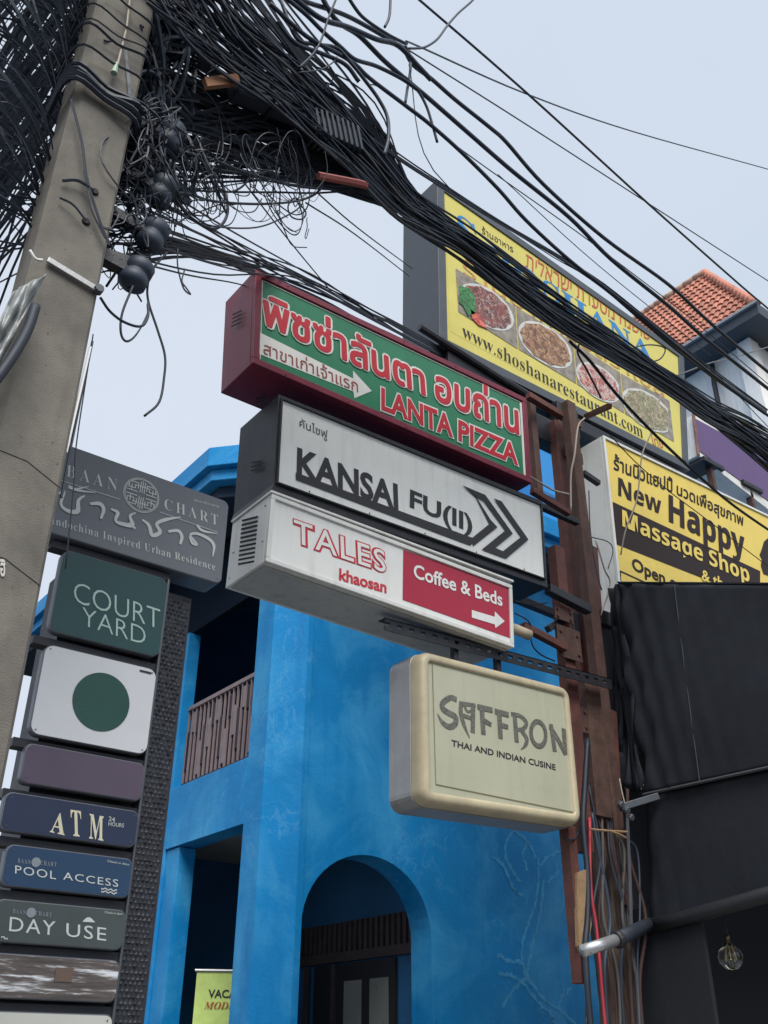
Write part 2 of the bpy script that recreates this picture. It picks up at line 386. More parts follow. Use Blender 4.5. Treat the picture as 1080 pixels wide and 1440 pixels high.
# cornice with canted corner
def cornice(off, z0, z1, name, mat):
    a = 4.12-off; b = 7.42-off*0
    pl = [(a, 16), (a, 8.72-off*.4), (a+1.12, 7.44-off), (13, 7.44-off), (13, 16)]
    MB().prism([(x, y, z0) for x, y in pl], (0, 0, z1-z0)).build(name, mat, bb, bevel=.01)
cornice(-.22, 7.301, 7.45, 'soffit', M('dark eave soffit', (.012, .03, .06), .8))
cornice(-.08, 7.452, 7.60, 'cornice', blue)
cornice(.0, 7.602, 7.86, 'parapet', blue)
# set-back upper storey
ub = MB().box((11.4, 10.2, 0), (16.0, 16, 12.6)).build('upper_storey', M('sky blue paint', (.02, .23, .55), .6, 0, .12, 1, .2, 30), bb)
for z in (9.3, 10.6, 11.7): MB().box((11.38, 10.15, z), (16.02, 10.198, z+.06)).build('moulding', blue_in, ub)
# trowelled crack repairs on the wall
crack_m = M('paler blue crack filler', (.055, .35, .67), .7, 0, .3, 9, 0)
zc = conv(700, 1100, 2.842)
CR = [[(60, 190), (30, 260), (45, 330), (90, 400)], [(120, 240), (100, 290), (120, 350)], [(215, 290), (240, 350), (200, 400)], [(240, 905), (262, 850), (300, 820)], [(118, 775), (60, 830), (20, 900)], [(290, 270), (300, 330), (280, 400)],
      [(165, 300), (162, 370), (150, 480), (118, 570), (100, 640), (95, 715)], [(182, 390), (170, 520), (145, 620), (128, 700), (118, 775)],
      [(0, 690), (50, 716), (95, 722), (118, 780), (180, 862), (240, 905), (310, 965)], [(0, 760), (50, 772), (95, 795), (160, 880), (215, 930), (240, 990)],
      [(150, 300), (120, 240), (60, 190)], [(170, 330), (215, 290), (290, 270)], [(95, 450), (60, 420), (20, 330), (-20, 300)]]
for c in CR:
    pts = catmull([QY(*zc(*p), YW+.0188) for p in c], 8)
    mb = MB(); ww = [.016+.038*rnd.random() for _ in pts]
    jit = [p+Vector((rnd.uniform(-.014, .014), 0, rnd.uniform(-.014, .014))) for p in pts]
    ribbon(mb, jit, ww); kk = CR.index(c); mb.v = [v+Vector((0, -.0002*kk, 0)) for v in mb.v]; mb.build('crack_repair', crack_m, bb)
# balcony railing
rail_m = M('plum painted rail steel', (.03, .016, .024), .55, .2, .2, 8, .1, 60)
railp = M('greyed mauve panel', (.27, .21, .215), .6, .1, .2, 8, .1, 60)
rl = thing('balcony_railing', 'brown metal balcony railing with staggered flat panels above the blue slab', 'railing', (XF+.1, 8.62, 4.33))
MB().box((XF+.09, 8.61, 5.26), (XF+.14, 10.27, 5.31)).build('handrail', railp, rl, bevel=.004)
MB().box((XF+.10, 8.61, 4.37), (XF+.13, 10.27, 4.40)).build('bottom_rail', rail_m, rl)
pm = None
for k in range(18):
    y = 8.63+k*.0957
    if pm is None: pm = MB().box((XF+.10, y, 4.401), (XF+.125, y+.016, 5.258)).build('baluster', railp, rl).data
    else: link_mesh('baluster', pm, rl).location = (0, k*.0957, 0)
for k in range(17):
    y = 8.648+k*.0957
    z0, z1 = ((4.98, 5.22), (4.72, 5.05), (4.45, 4.83))[(k*2) % 3] if k % 2 else ((4.55, 5.0), (4.95, 5.2))[k//2 % 2]
    MB().box((XF+.108, y, z0), (XF+.118, y+.07, z1)).build('infill_panel', railp if k % 2 else rail_m, rl)
    MB().box((XF+.122, y, 4.402), (XF+.127, y+.074, z0-.03)).build('infill_panel', rail_m, rl)

# ------------------------------------------------------------------ banner in the arcade
A = P(277, 1367, 0, 5.06); dv = Vector((.86, -.5, 0)).normalized()
bn = thing('roller_banner', 'upright green and yellow poster banner standing in the blue arcade', 'banner', (A.x, A.y, 0))
Bv = A+dv*.7
MB().prism([A, Bv, Bv-Vector((0, 0, 1.55)), A-Vector((0, 0, 1.55))], (.01, .012, 0)).build('sheet', M('green yellow banner print', (.62, .78, .22), .5, 0, .3, 2.2, .02, 20), bn)
MB().tube([A-dv*.02+Vector((0, 0, .015)), Bv+dv*.02+Vector((0, 0, .015))], .016, 8).build('top_rail', alu, bn)
MB().box((A.x, A.y-.05, .12), (A.x+.6, A.y+.08, .18)).build('base', alu, bn)
nv = Vector((-dv.y, dv.x, 0))*-.006
def bt(s_, u0, u1, z0, z1, mat, **k):
    a = A+dv*u0+nv; text(s_, a-Vector((0, 0, z0)), A+dv*u1+nv-Vector((0, 0, z0)), a-Vector((0, 0, z1)), mat, bn, **k)
bt('VACANCY', .13, .62, .23, .155, dark_txt, bold=.02)
bt(serifi('MODERN'), .10, .55, .33, .265, orange_txt)
MB().add([A+dv*.1+nv-Vector((0, 0, z)) for z in (.5, .8)]+[A+dv*.3+nv-Vector((0, 0, z)) for z in (.8, .5)], [(0, 1, 2, 3)]).build('print', white, bn)

# ------------------------------------------------------------------ box signs
def edge_bars(root, q, w, y0, y1, mat, bevel=.004):
    """four frame bars round the quad q (TL,TR,BR,BL); each its own part, butted"""
    TL, TR, BR, BL = q
    u = (TR-TL).normalized(); v = (BL-TL).normalized(); D = Vector((0, y1-y0, 0)); S = Vector((0, y0-TL.y, 0))
    for pl in ([TL, TR, TR+v*w, TL+v*w], [BL-v*w, BR-v*w, BR, BL],
               [TL+v*w, TL+v*w+u*w, BL-v*w+u*w, BL-v*w], [TR+v*w-u*w, TR+v*w, BR-v*w, BR-v*w-u*w]):
        MB().prism([p+S for p in pl], D).build('frame', mat, root, bevel=bevel)
def inset(q, w):
    TL, TR, BR, BL = q; u = (TR-TL).normalized()*w; v = (BL-TL).normalized()*w
    return [TL+u+v, TR-u+v, BR-u-v, BL+u-v]
def box_sign(name, label, px, Y, depth, hm, fm, pm_, fw, under=None):
    q = [QY(*p, Y) for p in px]
    root = thing(name, label, 'sign', q[3])
    MB().prism([p+Vector((0, .03, 0)) for p in q], (0, depth-.03, 0)).build('housing', hm, root, bevel=.006)
    edge_bars(root, q, fw, Y-.004, Y+.028, fm)
    MB().prism([p+Vector((0, .012, 0)) for p in inset(q, fw*.7)], (0, .012, 0)).build('face_panel', pm_, root)
    return root, q
def vents(root, X, ys, zs_, n, mat, dz=.035, slope=.4, th=.011):
    """slanted louvre slots pressed into the left end"""
    y0, y1 = ys
    for k in range(n):
        z = zs_+k*dz
        MB().prism([(X-.006, y0, z), (X-.006, y1, z+(y1-y0)*slope), (X-.006, y1, z+(y1-y0)*slope+th), (X-.006, y0, z+th)], (.003, 0, 0)).build('vent_slot', mat, root)
def screws(root, q, mat, n=6, r=.006):
    TL, TR, BR, BL = q
    for a, b in ((TL, TR), (BL, BR)):
        for k in range(n):
            p = a.lerp(b, (k+.5)/n); p = p+(BL-TL).normalized()*(.018 if a is TL else -.018)
            MB().lathe(p+Vector((0, -.009, 0)), [(r*.6, 0), (r, .002), (r, .005)], 8, (0, 1, 0)).build('screw', mat, root)
slot_m = M('dark vent slot', (.01, .008, .01), .8)
YS = 4.5
# red pizza sign
z4 = conv(290, 360, 2.16); z5 = conv(300, 540, 2.077)
rp_, q = box_sign('pizza_box_sign', 'maroon framed green box sign with big red Thai lettering above white sign', [(359.4, 378.5), (739.5, 560), (748, 680), (355, 510)], YS, .42, maroon, maroon, green, .05)
vents(rp_, q[0].x, (YS+.14, YS+.27), 6.0, 4, slot_m)
ye = YS+.0095
edge_w = .013
qi = inset(q, .062)
for a, b in ((0, 1), (1, 2), (2, 3), (3, 0)):
    pa, pb = qi[a].copy(), qi[b].copy(); pa.y = pb.y = ye
    if a == 1:
        MB().beam(pa, pb, .022, .004, (0, 1, 0)).build('white_border', white, rp_)
    elif a in (0, 3):
        MB().beam(pa, pb, .006, .004, (0, 1, 0)).build('white_border', white, rp_)
pflat(z4, [(163, 232), (446, 372), (446, 348), (503, 410), (450, 432), (447, 412), (160, 297)], ye, white, rp_, 'white_arrow')
ptext('สาขาเก่าเจ้าแรก', z4, (174, 296), (462, 414), (174, 252), ye-.003, M('faded brick red', (.30, .07, .05), .4), rp_, bold=.012)
for s_, bl, br, tl in (('พิซซ่าลันตา', (170, 208), (668, 428), (172, 92)), ('อบถ่าน', (695, 438), (952, 546), (695, 322)), ('LANTA', (532, 466), (750, 552), (532, 398)), ('PIZZA', (766, 560), (948, 637), (766, 496))):
    th = ord(s_[0]) > 1000
    ptext(s_, z4, (bl[0]-4, bl[1]+4), (br[0]+4, br[1]+5), (tl[0]-4, tl[1]-5), ye-.003, white, rp_, bold=.07 if th else .07)
    ptext(s_, z4, bl, br, tl, ye-.006, letter_red, rp_, bold=.028 if th else .03)
screws(rp_, q, maroon, 5)
# white arrow sign
kf, q = box_sign('arrow_box_sign', 'black framed white box sign with underlined black lettering and double chevron', [(396, 559), (762, 709), (768.5, 815.5), (389.5, 679)], YS, .52, black_metal, black_metal, kwhite, .012)
# deeper black surround below and above the face
TL, TR, BR, BL = q
MB().prism([TL+Vector((-.012, .02, .0)), TL+Vector((-.012, .02, .035)), TR+Vector((.03, .02, .05)), TR+Vector((.03, .02, 0)), BR+Vector((.03, .02, 0)), BR+Vector((.03, .02, -.05)), BL+Vector((-.03, .02, -.065)), BL+Vector((-.012, .02, 0))], (0, .5, 0)).build('surround', black_metal, kf, bevel=.004)
vents(kf, q[0].x-.016, (YS+.16, YS+.30), 5.45, 3, slot_m, .03); vents(kf, q[0].x-.016, (YS+.16, YS+.30), 4.93, 3, slot_m, .03)
yk = YS+.0095
ptext('คันไซฟู', z5, (252, 133), (334, 168), (252, 97), yk, dark_txt, kf, bold=.01)
ptext('KANSAI', z5, (243, 266), (541, 371), (245, 183), yk, dark_txt, kf, bold=.035)
ptext('FU(II)', z5, (573, 376), (757, 452), (575, 306), yk, dark_txt, kf, bold=.03)
pflat(z5, [(241, 258), (241, 279), (751, 472), (765, 452)], yk-.003, dark_txt, kf, 'underline')
zk = conv(600, 660, 6)
def ring_print(outer, inner):
    a = [QY(*zk(*p), yk-.003) for p in outer]; b = [QY(*zk(*p), yk-.003) for p in inner]; n = len(a)
    MB().add(a+b, [(i, (i+1) % n, n+(i+1) % n, n+i) for i in range(n)]).build('chevron', dark_txt, kf)
pflat(zk, [(300, 133), (415, 238), (528, 462), (370, 590), (395, 648), (598, 488), (540, 425), (418, 232)], yk-.003, dark_txt, kf, 'chevron')
pflat(zk, [(300, 133), (495, 215), (728, 542), (580, 662), (645, 690), (797, 570), (568, 245), (632, 268), (860, 592), (672, 752), (466, 676), (665, 515), (480, 262), (420, 235)], yk-.006, dark_txt, kf, 'chevron')
screws(kf, q, black_metal, 5)
# white coffee sign
tf, q = box_sign('coffee_box_sign', 'white box sign with louvred end, outlined red letters and crimson coffee panel', [(382, 694), (720, 823), (723, 911), (373.5, 789)], YS-.02, .48, twhite, twhite, white, .03)
TLq, TRq, BRq, BLq = q
MB().prism([BLq+Vector((.02, .05, -.003)), BRq+Vector((-.02, .05, -.003)), BRq+Vector((-.02, .44, -.003)), BLq+Vector((.02, .44, -.003))], (0, 0, -.004)).build('bottom_sheet', tunder, tf)
MB().box((4.0, YS+.03, BLq.z-.016), (4.008, YS+.4, BLq.z-.008)).build('sheet_joint', slot_m, tf)
vents(tf, q[0].x-.002, (YS+.12, YS+.32), 4.24, 11, slot_m, .031, .3, .013)
for yy, zz in ((YS+.04, 4.35), (YS+.04, 4.6), (YS+.40, 4.42), (YS+.42, 4.25)):
    MB().lathe((TLq.x-.010, yy, zz), [(.004, 0), (.007, .002), (.007, .006)], 8, (1, 0, 0)).build('screw', alu, tf)
yt = YS-.0105
ptext('TALES', z5, (233, 466), (508, 558), (232, 390), yt, letter_red, tf, bold=.06, space=1.12)
ptext('TALES', z5, (236, 462), (505, 553), (235, 394), yt-.003, white, tf, bold=.008, space=1.16)
ptext('khaosan', z5, (367, 573), (506, 612), (368, 537), yt, letter_red, tf, bold=.03)
pflat(z5, [(555, 484), (863, 592), (867, 742), (553, 630)], yt, crimson, tf, 'crimson_panel')
ptext('Coffee & Beds', z5, (585, 566), (845, 650), (585, 524), yt-.003, white, tf, bold=.02)
pflat(z5, [(755, 660), (822, 680), (822, 664), (851, 693), (824, 713), (822, 702), (755, 682)], yt-.003, white, tf, 'white_arrow')
MB().box((TLq.x-.01, YS-.03, TLq.z+.002), (TRq.x+.012, YS+.46, TLq.z+.02)).build('top_cap', twhite, tf, bevel=.004)

# saffron sign
zs5 = conv(520, 820, 3)
def rrect(TL, U, V, W, H, ins, r, Y, n=6):
    pts = []
    for cx, cy, a0 in ((W-ins-r, ins+r, -90), (W-ins-r, H-ins-r, 0), (ins+r, H-ins-r, 90), (ins+r, ins+r, 180)):
        for k in range(n+1):
            a = math.radians(a0+90*k/n); pts.append(TL+U*(cx+r*math.cos(a))+V*(cy+r*math.sin(a)))
    for p in pts: p.y = Y
    return pts
TL = QY(591, 911, YS); TR = QY(803, 966, YS); BL = QY(594, 1129, YS)
U = (TR-TL); W = U.length; U = U/W; V = (BL-TL); H = V.length; V = V/H
sf = thing('rounded_box_sign', 'cream rounded box sign with aluminium band and patterned dark lettering on pale green', 'sign', BL)
rr = lambda i, r, y: rrect(TL, U, V, W, H, i, r, y)
MB().loft([rr(-.004, .09, YS+.105), rr(-.004, .09, YS+.32)], True, True).build('metal_band', alu, sf, bevel=.004)
MB().loft([rr(.004, .085, YS+.104), rr(.004, .085, YS+.06), rr(.008, .082, YS+.03), rr(.02, .075, YS+.010), rr(.036, .06, YS+.001), rr(.058, .045, YS), rr(.066, .032, YS+.004), rr(.074, .022, YS+.012), rr(.077, .02, YS+.03)]).build('cream_rim', cream_rim, sf, smooth=True)
pq = [QY(*zs5(*p), YS+.02) for p in ((262, 312), (828, 470), (868, 968), (278, 848))]
MB().loft([rr(.07, .02, YS+.021), rr(.07, .02, YS+.03)], True, True).build('face_panel', khaki_panel, sf)
for i in range(4):
    MB().beam(pq[i]-Vector((0, .003, 0)), pq[(i+1) % 4]-Vector((0, .003, 0)), .004, .003, (0, 1, 0)).build('panel_seam', M('tan seam', (.25, .22, .12), .6), sf)
zf = conv(600, 960, 4.909); ysf = YS+.0185
mpp = (QY(700, 1000, YS)-QY(600, 1000, YS)).length/100/4.909*.95
SAF = [([(208, 118), (165, 103), (112, 140), (112, 178), (150, 208), (198, 235), (200, 280), (160, 305), (110, 275), (74, 212)], [30, 30, 32, 34, 34, 34, 34, 32, 26, 3]),
       ([(238, 150), (236, 210), (258, 290), (298, 384)], [28, 28, 26, 3]), ([(225, 140), (338, 158)], [22, 22]), ([(322, 150), (318, 345)], [30, 30]), ([(250, 225), (310, 245)], [22, 22]), ([(255, 150), (285, 200), (318, 180)], [12, 14, 12]),
       ([(350, 165), (455, 190)], [30, 30]), ([(380, 170), (392, 357)], [32, 32]), ([(390, 258), (447, 290)], [28, 24]),
       ([(470, 196), (566, 222)], [30, 30]), ([(500, 200), (510, 384)], [32, 32]), ([(508, 290), (562, 306)], [28, 24]),
       ([(608, 222), (622, 412)], [32, 32]), ([(582, 215), (645, 230), (688, 275), (668, 318), (622, 325)], [24, 24, 30, 24, 20]), ([(650, 322), (690, 385), (682, 430), (650, 462)], [28, 30, 24, 3]),
       ([(858, 285), (885, 475)], [32, 32]), ([(850, 300), (900, 380), (960, 495)], [30, 32, 32]), ([(945, 316), (958, 495)], [32, 32])]
strokes(zf, mpp, SAF, ysf, saf_txt, sf)
Op = [(771+51*math.cos(a*math.pi/10)-0*math.sin(a), 352+84*math.sin(a*math.pi/10)+.22*51*math.cos(a*math.pi/10)) for a in range(21)]
strokes(zf, mpp, [(Op, [27]*21)], ysf-.001, saf_txt, sf, seg=2)
ptext('THAI AND INDIAN CUSINE', zs5, (345, 687), (785, 790), (345, 660), ysf, dark_txt, sf, bold=.018, shear=.0)
MB().tube([QY(790, 1172, YS+.1), QY(797, 1182, YS+.12), QY(808, 1180, YS+.15), QY(815, 1168, YS+.2)], .006).build('lead_wire', cable_m, sf)

# restaurant sign (large, behind the cables)
YR = 5.2
z6 = conv(560, 240, 2.077)
sh, q = box_sign('restaurant_box_sign', 'large slate grey framed yellow box sign with food pictures behind the cable bundle', [(614, 252), (960, 497), (970, 662), (618, 484)], YR, .55, slate, slate, yellow, .10)
vents(sh, q[0].x, (YR+.16, YR+.34), 9.0, 5, slot_m, .05, .5, .014)
yr = YR+.0095
pflat(z6, [(137, 68), (795, 528), (838, 852), (150, 468)], yr+.001, yellow, sh, 'yellow_print')
ptext(serif('S'), z6, (188, 218), (248, 258), (166, 118), yr-.003, blue_txt, sh, bold=0)
ptext(serif('HOSHANA'), z6, (252, 262), (745, 562), (250, 205), yr-.003, blue_txt, sh, bold=.005)
ptext('ร้านอาหาร', z6, (245, 182), (336, 240), (245, 160), yr-.003, brown_txt, sh, bold=0)
ptext('תילארשי תדעסמ הנשוש', z6, (372, 282), (738, 500), (374, 232), yr-.003, orange_txt, sh, bold=.008)
ptext('ร้านอาหารอิสราเอล', z6, (190, 300), (778, 664), (188, 252), yr-.003, M('faded orange lettering', (.5, .25, .08), .4), sh, bold=0)
ptext(serif('www.shoshanarestaurant.com'), z6, (187, 484), (716, 782), (187, 446), yr-.003, dark_txt, sh, bold=-.008)
ptext('ไทย', z6, (742, 800), (775, 812), (735, 765), yr-.003, orange_txt, sh, bold=.01)
def food_mat(name, cols, sc):
    m = bpy.data.materials.new(name); m.use_nodes = True; n = m.node_tree; L = n.links; b = n.nodes['Principled BSDF']; b.inputs['Roughness'].default_value = .45
    g = n.nodes.new('ShaderNodeNewGeometry'); v = n.nodes.new('ShaderNodeTexVoronoi'); v.inputs['Scale'].default_value = sc
    nn = n.nodes.new('ShaderNodeTexNoise'); nn.inputs['Scale'].default_value = sc*.6; nn.inputs['Detail'].default_value = 8
    L.new(g.outputs['Position'], nn.inputs['Vector']); ad = n.nodes.new('ShaderNodeMix'); ad.data_type = 'RGBA'; ad.inputs['Factor'].default_value = .15
    L.new(g.outputs['Position'], ad.inputs['A']); L.new(nn.outputs['Color'], ad.inputs['B']); L.new(ad.outputs['Result'], v.inputs['Vector'])
    sp = n.nodes.new('ShaderNodeSeparateColor'); L.new(v.outputs['Color'], sp.inputs['Color'])
    r = n.nodes.new('ShaderNodeValToRGB'); r.color_ramp.interpolation = 'CONSTANT' if len(cols) > 3 else 'LINEAR'
    els = r.color_ramp.elements
    while len(els) < len(cols): els.new(.5)
    for i, c in enumerate(cols): els[i].position = i/len(cols); els[i].color = (*c, 1)
    L.new(sp.outputs[0], r.inputs['Fac']); mm = n.nodes.new('ShaderNodeMix'); mm.data_type = 'RGBA'; mm.blend_type = 'MULTIPLY'; mm.inputs['Factor'].default_value = .8
    L.new(r.outputs['Color'], mm.inputs['A']); L.new(nn.outputs['Fac'], mm.inputs['B'])
    gm = n.nodes.new('ShaderNodeVectorMath'); gm.operation = 'SCALE'; gm.inputs['Scale'].default_value = 1.6; L.new(mm.outputs['Result'], gm.inputs[0])
    L.new(gm.outputs['Vector'], b.inputs['Base Color']); return m
tablecol = M('print tabletop grey', (.24, .21, .17), .4, 0, .6, 9, 0)
plate_m = M('print white plate', (.55, .55, .52), .4, 0, .2, 5, 0)
foods = [(food_mat('printed dark beans and meat', [(.08, .03, .03), (.25, .1, .08), (.35, .28, .25), (.12, .05, .05), (.3, .05, .03)], 40), [(168, 285), (342, 396), (350, 521), (176, 412)], (258, 398), 80, 60),
         (food_mat('printed brown stew', [(.16, .07, .04), (.3, .15, .08), (.4, .25, .14), (.2, .1, .05)], 30), [(345, 398), (511, 500), (520, 622), (353, 522)], (430, 508), 80, 60),
         (food_mat('printed red vegetable salad', [(.45, .08, .05), (.5, .4, .35), (.3, .1, .1), (.55, .45, .4)], 42), [(514, 502), (648, 590), (660, 708), (523, 624)], (585, 618), 66, 52),
         (food_mat('printed green herb dish', [(.3, .27, .15), (.15, .18, .08), (.45, .4, .28), (.2, .13, .08)], 45), [(651, 592), (792, 672), (806, 792), (663, 710)], (728, 700), 76, 56)]
for fm_, quad, c, rx, ry in foods:
    pflat(z6, quad, yr-.003, tablecol, sh, 'food_picture')
    el = lambda k, s: [(c[0]+s*rx*math.cos(a)+.0*math.sin(a), c[1]+s*ry*math.sin(a)*.95+s*rx*.5*math.cos(a)) for a in [2*math.pi*i/28 for i in range(28)]]
    cl = lambda pts: [(min(max(x, quad[0][0]+4), quad[1][0]-4), y) for x, y in pts]
    pflat(z6, cl(el(0, 1.0)), yr-.006, plate_m, sh, 'plate_picture')
    pts = [(c[0]+(x-c[0])*(1+.05*math.sin(i*2.3)), c[1]+(y-c[1])*(1+.05*math.sin(i*2.3))) for i, (x, y) in enumerate(el(0, .9))]
    pflat(z6, cl(pts), yr-.009, fm_, sh, 'food_print')
pflat(z6, [(180, 335), (212, 345), (225, 375), (228, 415), (205, 425), (190, 395), (178, 385)], yr-.011, food_mat('printed parsley', [(.03, .16, .04), (.06, .28, .07), (.02, .1, .03)], 40), sh, 'garnish_print')
pflat(z6, [(212, 405), (240, 425), (262, 462), (236, 452), (215, 430)], yr-.011, food_mat('printed tomato', [(.5, .04, .02), (.35, .03, .02), (.6, .15, .1)], 30), sh, 'garnish_print')
# tube rail below its lower left corner
MB().tube([QY(590, 460, YR-.02), QY(700, 530, YR-.02), QY(800, 590, YR-.02)], .035, 8).build('bottom_rail', black_metal, sh)
MB().box((q[3].x+.1, YR-.0, q[3].z-.16), (q[2].x, YR+.5, q[3].z-.02)).build('support_angle', black_metal, sh)

# massage shop sign
z1 = conv(740, 560, 3.176)
hp, q = box_sign('massage_box_sign', 'yellow and black box sign with rounded brown lettering above the black awning', [(848, 612), (1240, 801), (1240, 985), (874, 860)], 5.0, .38, twhite, twhite, hyellow, .03)
vents(hp, q[0].x+.02, (5.1, 5.28), 6.15, 5, slot_m, .045, -.5, .014)
yh = 5.0095
band = [(386, 462), (1045, 772), (1045, 905), (402, 652)]
pflat(z1, band, yh, brown_txt, hp, 'black_band')
ptext('ร้านนิวแฮปปี้', z1, (390, 318), (655, 425), (392, 245), yh-.001, brown_txt, hp, bold=.02)
ptext('นวดเพื่อสุขภาพ', z1, (672, 448), (973, 590), (672, 368), yh-.001, brown_txt, hp, bold=.02)
ptext(sansb('New'), z1, (411, 434), (605, 522), (411, 352), yh-.001, brown_txt, hp, bold=.01)
ptext(sansb('Happy'), z1, (638, 590), (984, 752), (636, 428), yh-.003, brown_txt, hp, bold=.012)
ptext(sansb('Massage Shop'), z1, (430, 596), (1002, 846), (428, 492), yh-.006, hyellow, hp, bold=.005)
ptext('Open every day', z1, (474, 782), (884, 968), (471, 708), yh-.001, brown_txt, hp, bold=.025)
ptext('& the', z1, (784, 812), (908, 864), (783, 762), yh-.006, hyellow, hp, bold=.02)
for a, b in (((420, 772), (560, 836)), ((420, 772), (424, 850))):
    MB().beam(QY(*z1(*a), yh), QY(*z1(*b), yh), .014, .003, (0, 1, 0)).build('ruled_line', brown_txt, hp)
pflat(z1, [(1085, 620), (1062, 640), (1050, 680), (1042, 700), (1052, 720), (1048, 748), (1060, 785), (1100, 800), (1180, 850), (1200, 700), (1150, 640)], yh-.001, brown_txt, hp, 'head_silhouette')
ptext('ราคาเริ่มต้น', z1, (1056, 850), (1180, 900), (1056, 810), yh-.001, brown_txt, hp, bold=.02)

# purple sign further along
pq_ = [QY(962, 582, 6.0), QY(1150, 690, 6.0), QY(1150, 760, 6.0), QY(976, 668, 6.0)]
pu = thing('purple_box_sign', 'faded purple box sign with rusty white end, hung under the cables', 'sign', pq_[3])
purple = M('faded purple film', (.10, .055, .16), .5, 0, .15, 2, .03, 30, .2)
MB().prism([QY(975, 583, 6.0), QY(1160, 683, 6.0), QY(1160, 778, 6.0), QY(982, 640, 6.0)], (0, .45, 0)).build('housing', twhite, pu, bevel=.005)
MB().prism([QY(977, 588, 5.99), QY(1160, 688, 5.99), QY(1160, 762, 5.99), QY(984, 634, 5.99)], (0, .006, 0)).build('face_panel', purple, pu)
MB().beam(QY(975, 583, 5.985), QY(982, 640, 5.985), .05, .02, (0, 1, 0)).build('rusty_edge', M('rust flecked strip', (.2, .1, .08), .8, .1, .6, 20), pu)
for p in ((990, 658), (1045, 690)):
    a = QY(p[0], p[1], 6.1); MB().box((a.x, 6.0, a.z-.9), (a.x+.06, 6.08, a.z+.05)).build('hanger', rust2, pu)
    MB().box((a.x-.2, 5.95, a.z-.02), (a.x+.25, 6.5, a.z+.04)).build('bracket', black_metal, pu)

# ------------------------------------------------------------------ totem of hotel boards
YT = 4.6
pyl = thing('sign_pylon', 'black scaly clad pylon that carries the stack of hotel sign boards', 'pylon', (1.9, YT+.1, 0))
MB().box((1.5, YT+.12, 0), (2.225, YT+.42, 3.94)).build('core', backing, pyl)
MB().box((2.026, YT+.03, 1.0), (2.044, YT+.119, 3.98)).build('edge_trim', M('dark edge trim', (.10, .11, .12), .3, .5, .15, 5, .05, 80), pyl, bevel=.008)
mb = MB()
for r in range(150):
    z = .12+r*.0255+rnd.uniform(-.004, .004)
    for k in range(8):
        x = 2.052+(k*.0235)+(r % 2)*.012
        if x > 2.215: continue
        a, b, h = .011+rnd.uniform(-.003, .002), .012+rnd.uniform(-.003, .003), rnd.uniform(.001, .009)
        c = Vector((x, YT+.118, z)); vs = [c+Vector((-a, 0, 0)), c+Vector((0, 0, -b)), c+Vector((a, 0, 0)), c+Vector((0, 0, b)), c+Vector((rnd.uniform(-.003, .003), -h, 0))]
        mb.add(vs, [(0, 1, 4), (1, 2, 4), (2, 3, 4), (3, 0, 4)])
mb.build('cladding', M('black scale cladding', (.03, .034, .045), .55, .1, .4, 20, 0), pyl, kind='stuff')
for z in (4.0, 3.46, 2.94, 2.70, 2.49, 2.265, 2.045, 1.82):
    MB().box((1.36, YT+.045, z-.03), (2.042, YT+.119, z+.012)).build('bearer', backing, pyl)
def board(label, z0, z1, mat, x0=1.41, x1=2.02, r=.035, dep=.045):
    b = thing('sign_board', label, 'sign', (x0, YT, z0), 'sign boards stacked on the black pylon')
    TLb = Vector((x0, YT, z1)); Wb = x1-x0; Hb = z1-z0; Ux = Vector((1, 0, 0)); Vx = Vector((0, 0, -1))
    f = lambda i, rr_, y: rrect(TLb, Ux, Vx, Wb, Hb, i, rr_, y, 5)
    MB().loft([f(0, r, YT+dep), f(0, r, YT+.006), f(.003, r, YT), f(.006, r, YT-.001)], True, False).build('tray', M('grey board edge', (.13, .14, .16), .4, .4, .15, 6, .05), b)
    MB().loft([f(.006, r*.9, YT-.002), f(.006, r*.9, YT+.003)], True, True).build('face_panel', mat, b)
    for sx in (x0+.03, x1-.03):
        for sz in (z0+.025, z1-.025):
            MB().lathe((sx, YT-.0035, sz), [(.003, 0), (.004, .0015)], 8, (0, -1, 0)).build('screw', slate, b)
    return b
yb = YT-.0045
z2 = conv(0, 600, 3.176); z3 = conv(0, 1000, 3.176)
bgrey = M('slate board grey', (.15, .16, .18), .4, 0, .08, 3, .02, 30, .1)
bc = board('wide slate grey hotel sign board with round knot emblem, topmost of the stack', 4.02, 4.575, bgrey, 1.27, 2.345, .04, .16)
cream = M('pale silver lettering', (.55, .58, .55), .35, .1, .1, 8, 0)
ptext(serif('BAAN'), z2, (296, 222), (522, 288), (300, 168), yb, cream, bc, bold=-.012, space=1.5)
ptext(serif('CHART'), z2, (735, 368), (975, 442), (735, 320), yb, cream, bc, bold=-.012, space=1.4)
for a, b in (((240, 230), (536, 325)), ((714, 382), (972, 472))):
    MB().beam(QY(*z2(*a), yb), QY(*z2(*b), yb), .0035, .002, (0, 1, 0)).build('ruled_line', cream, bc)
ptext(serif('Indochina Inspired Urban Residence'), z2, (229, 444), (962, 652), (230, 398), yb, cream, bc, bold=-.010, space=1.15)
ptext('สาขาข้าวสาร', z2, (868, 332), (978, 362), (868, 320), yb, cream, bc)
mz = (QY(100, 700, YT)-QY(0, 700, YT)).length/100/3.176*.9
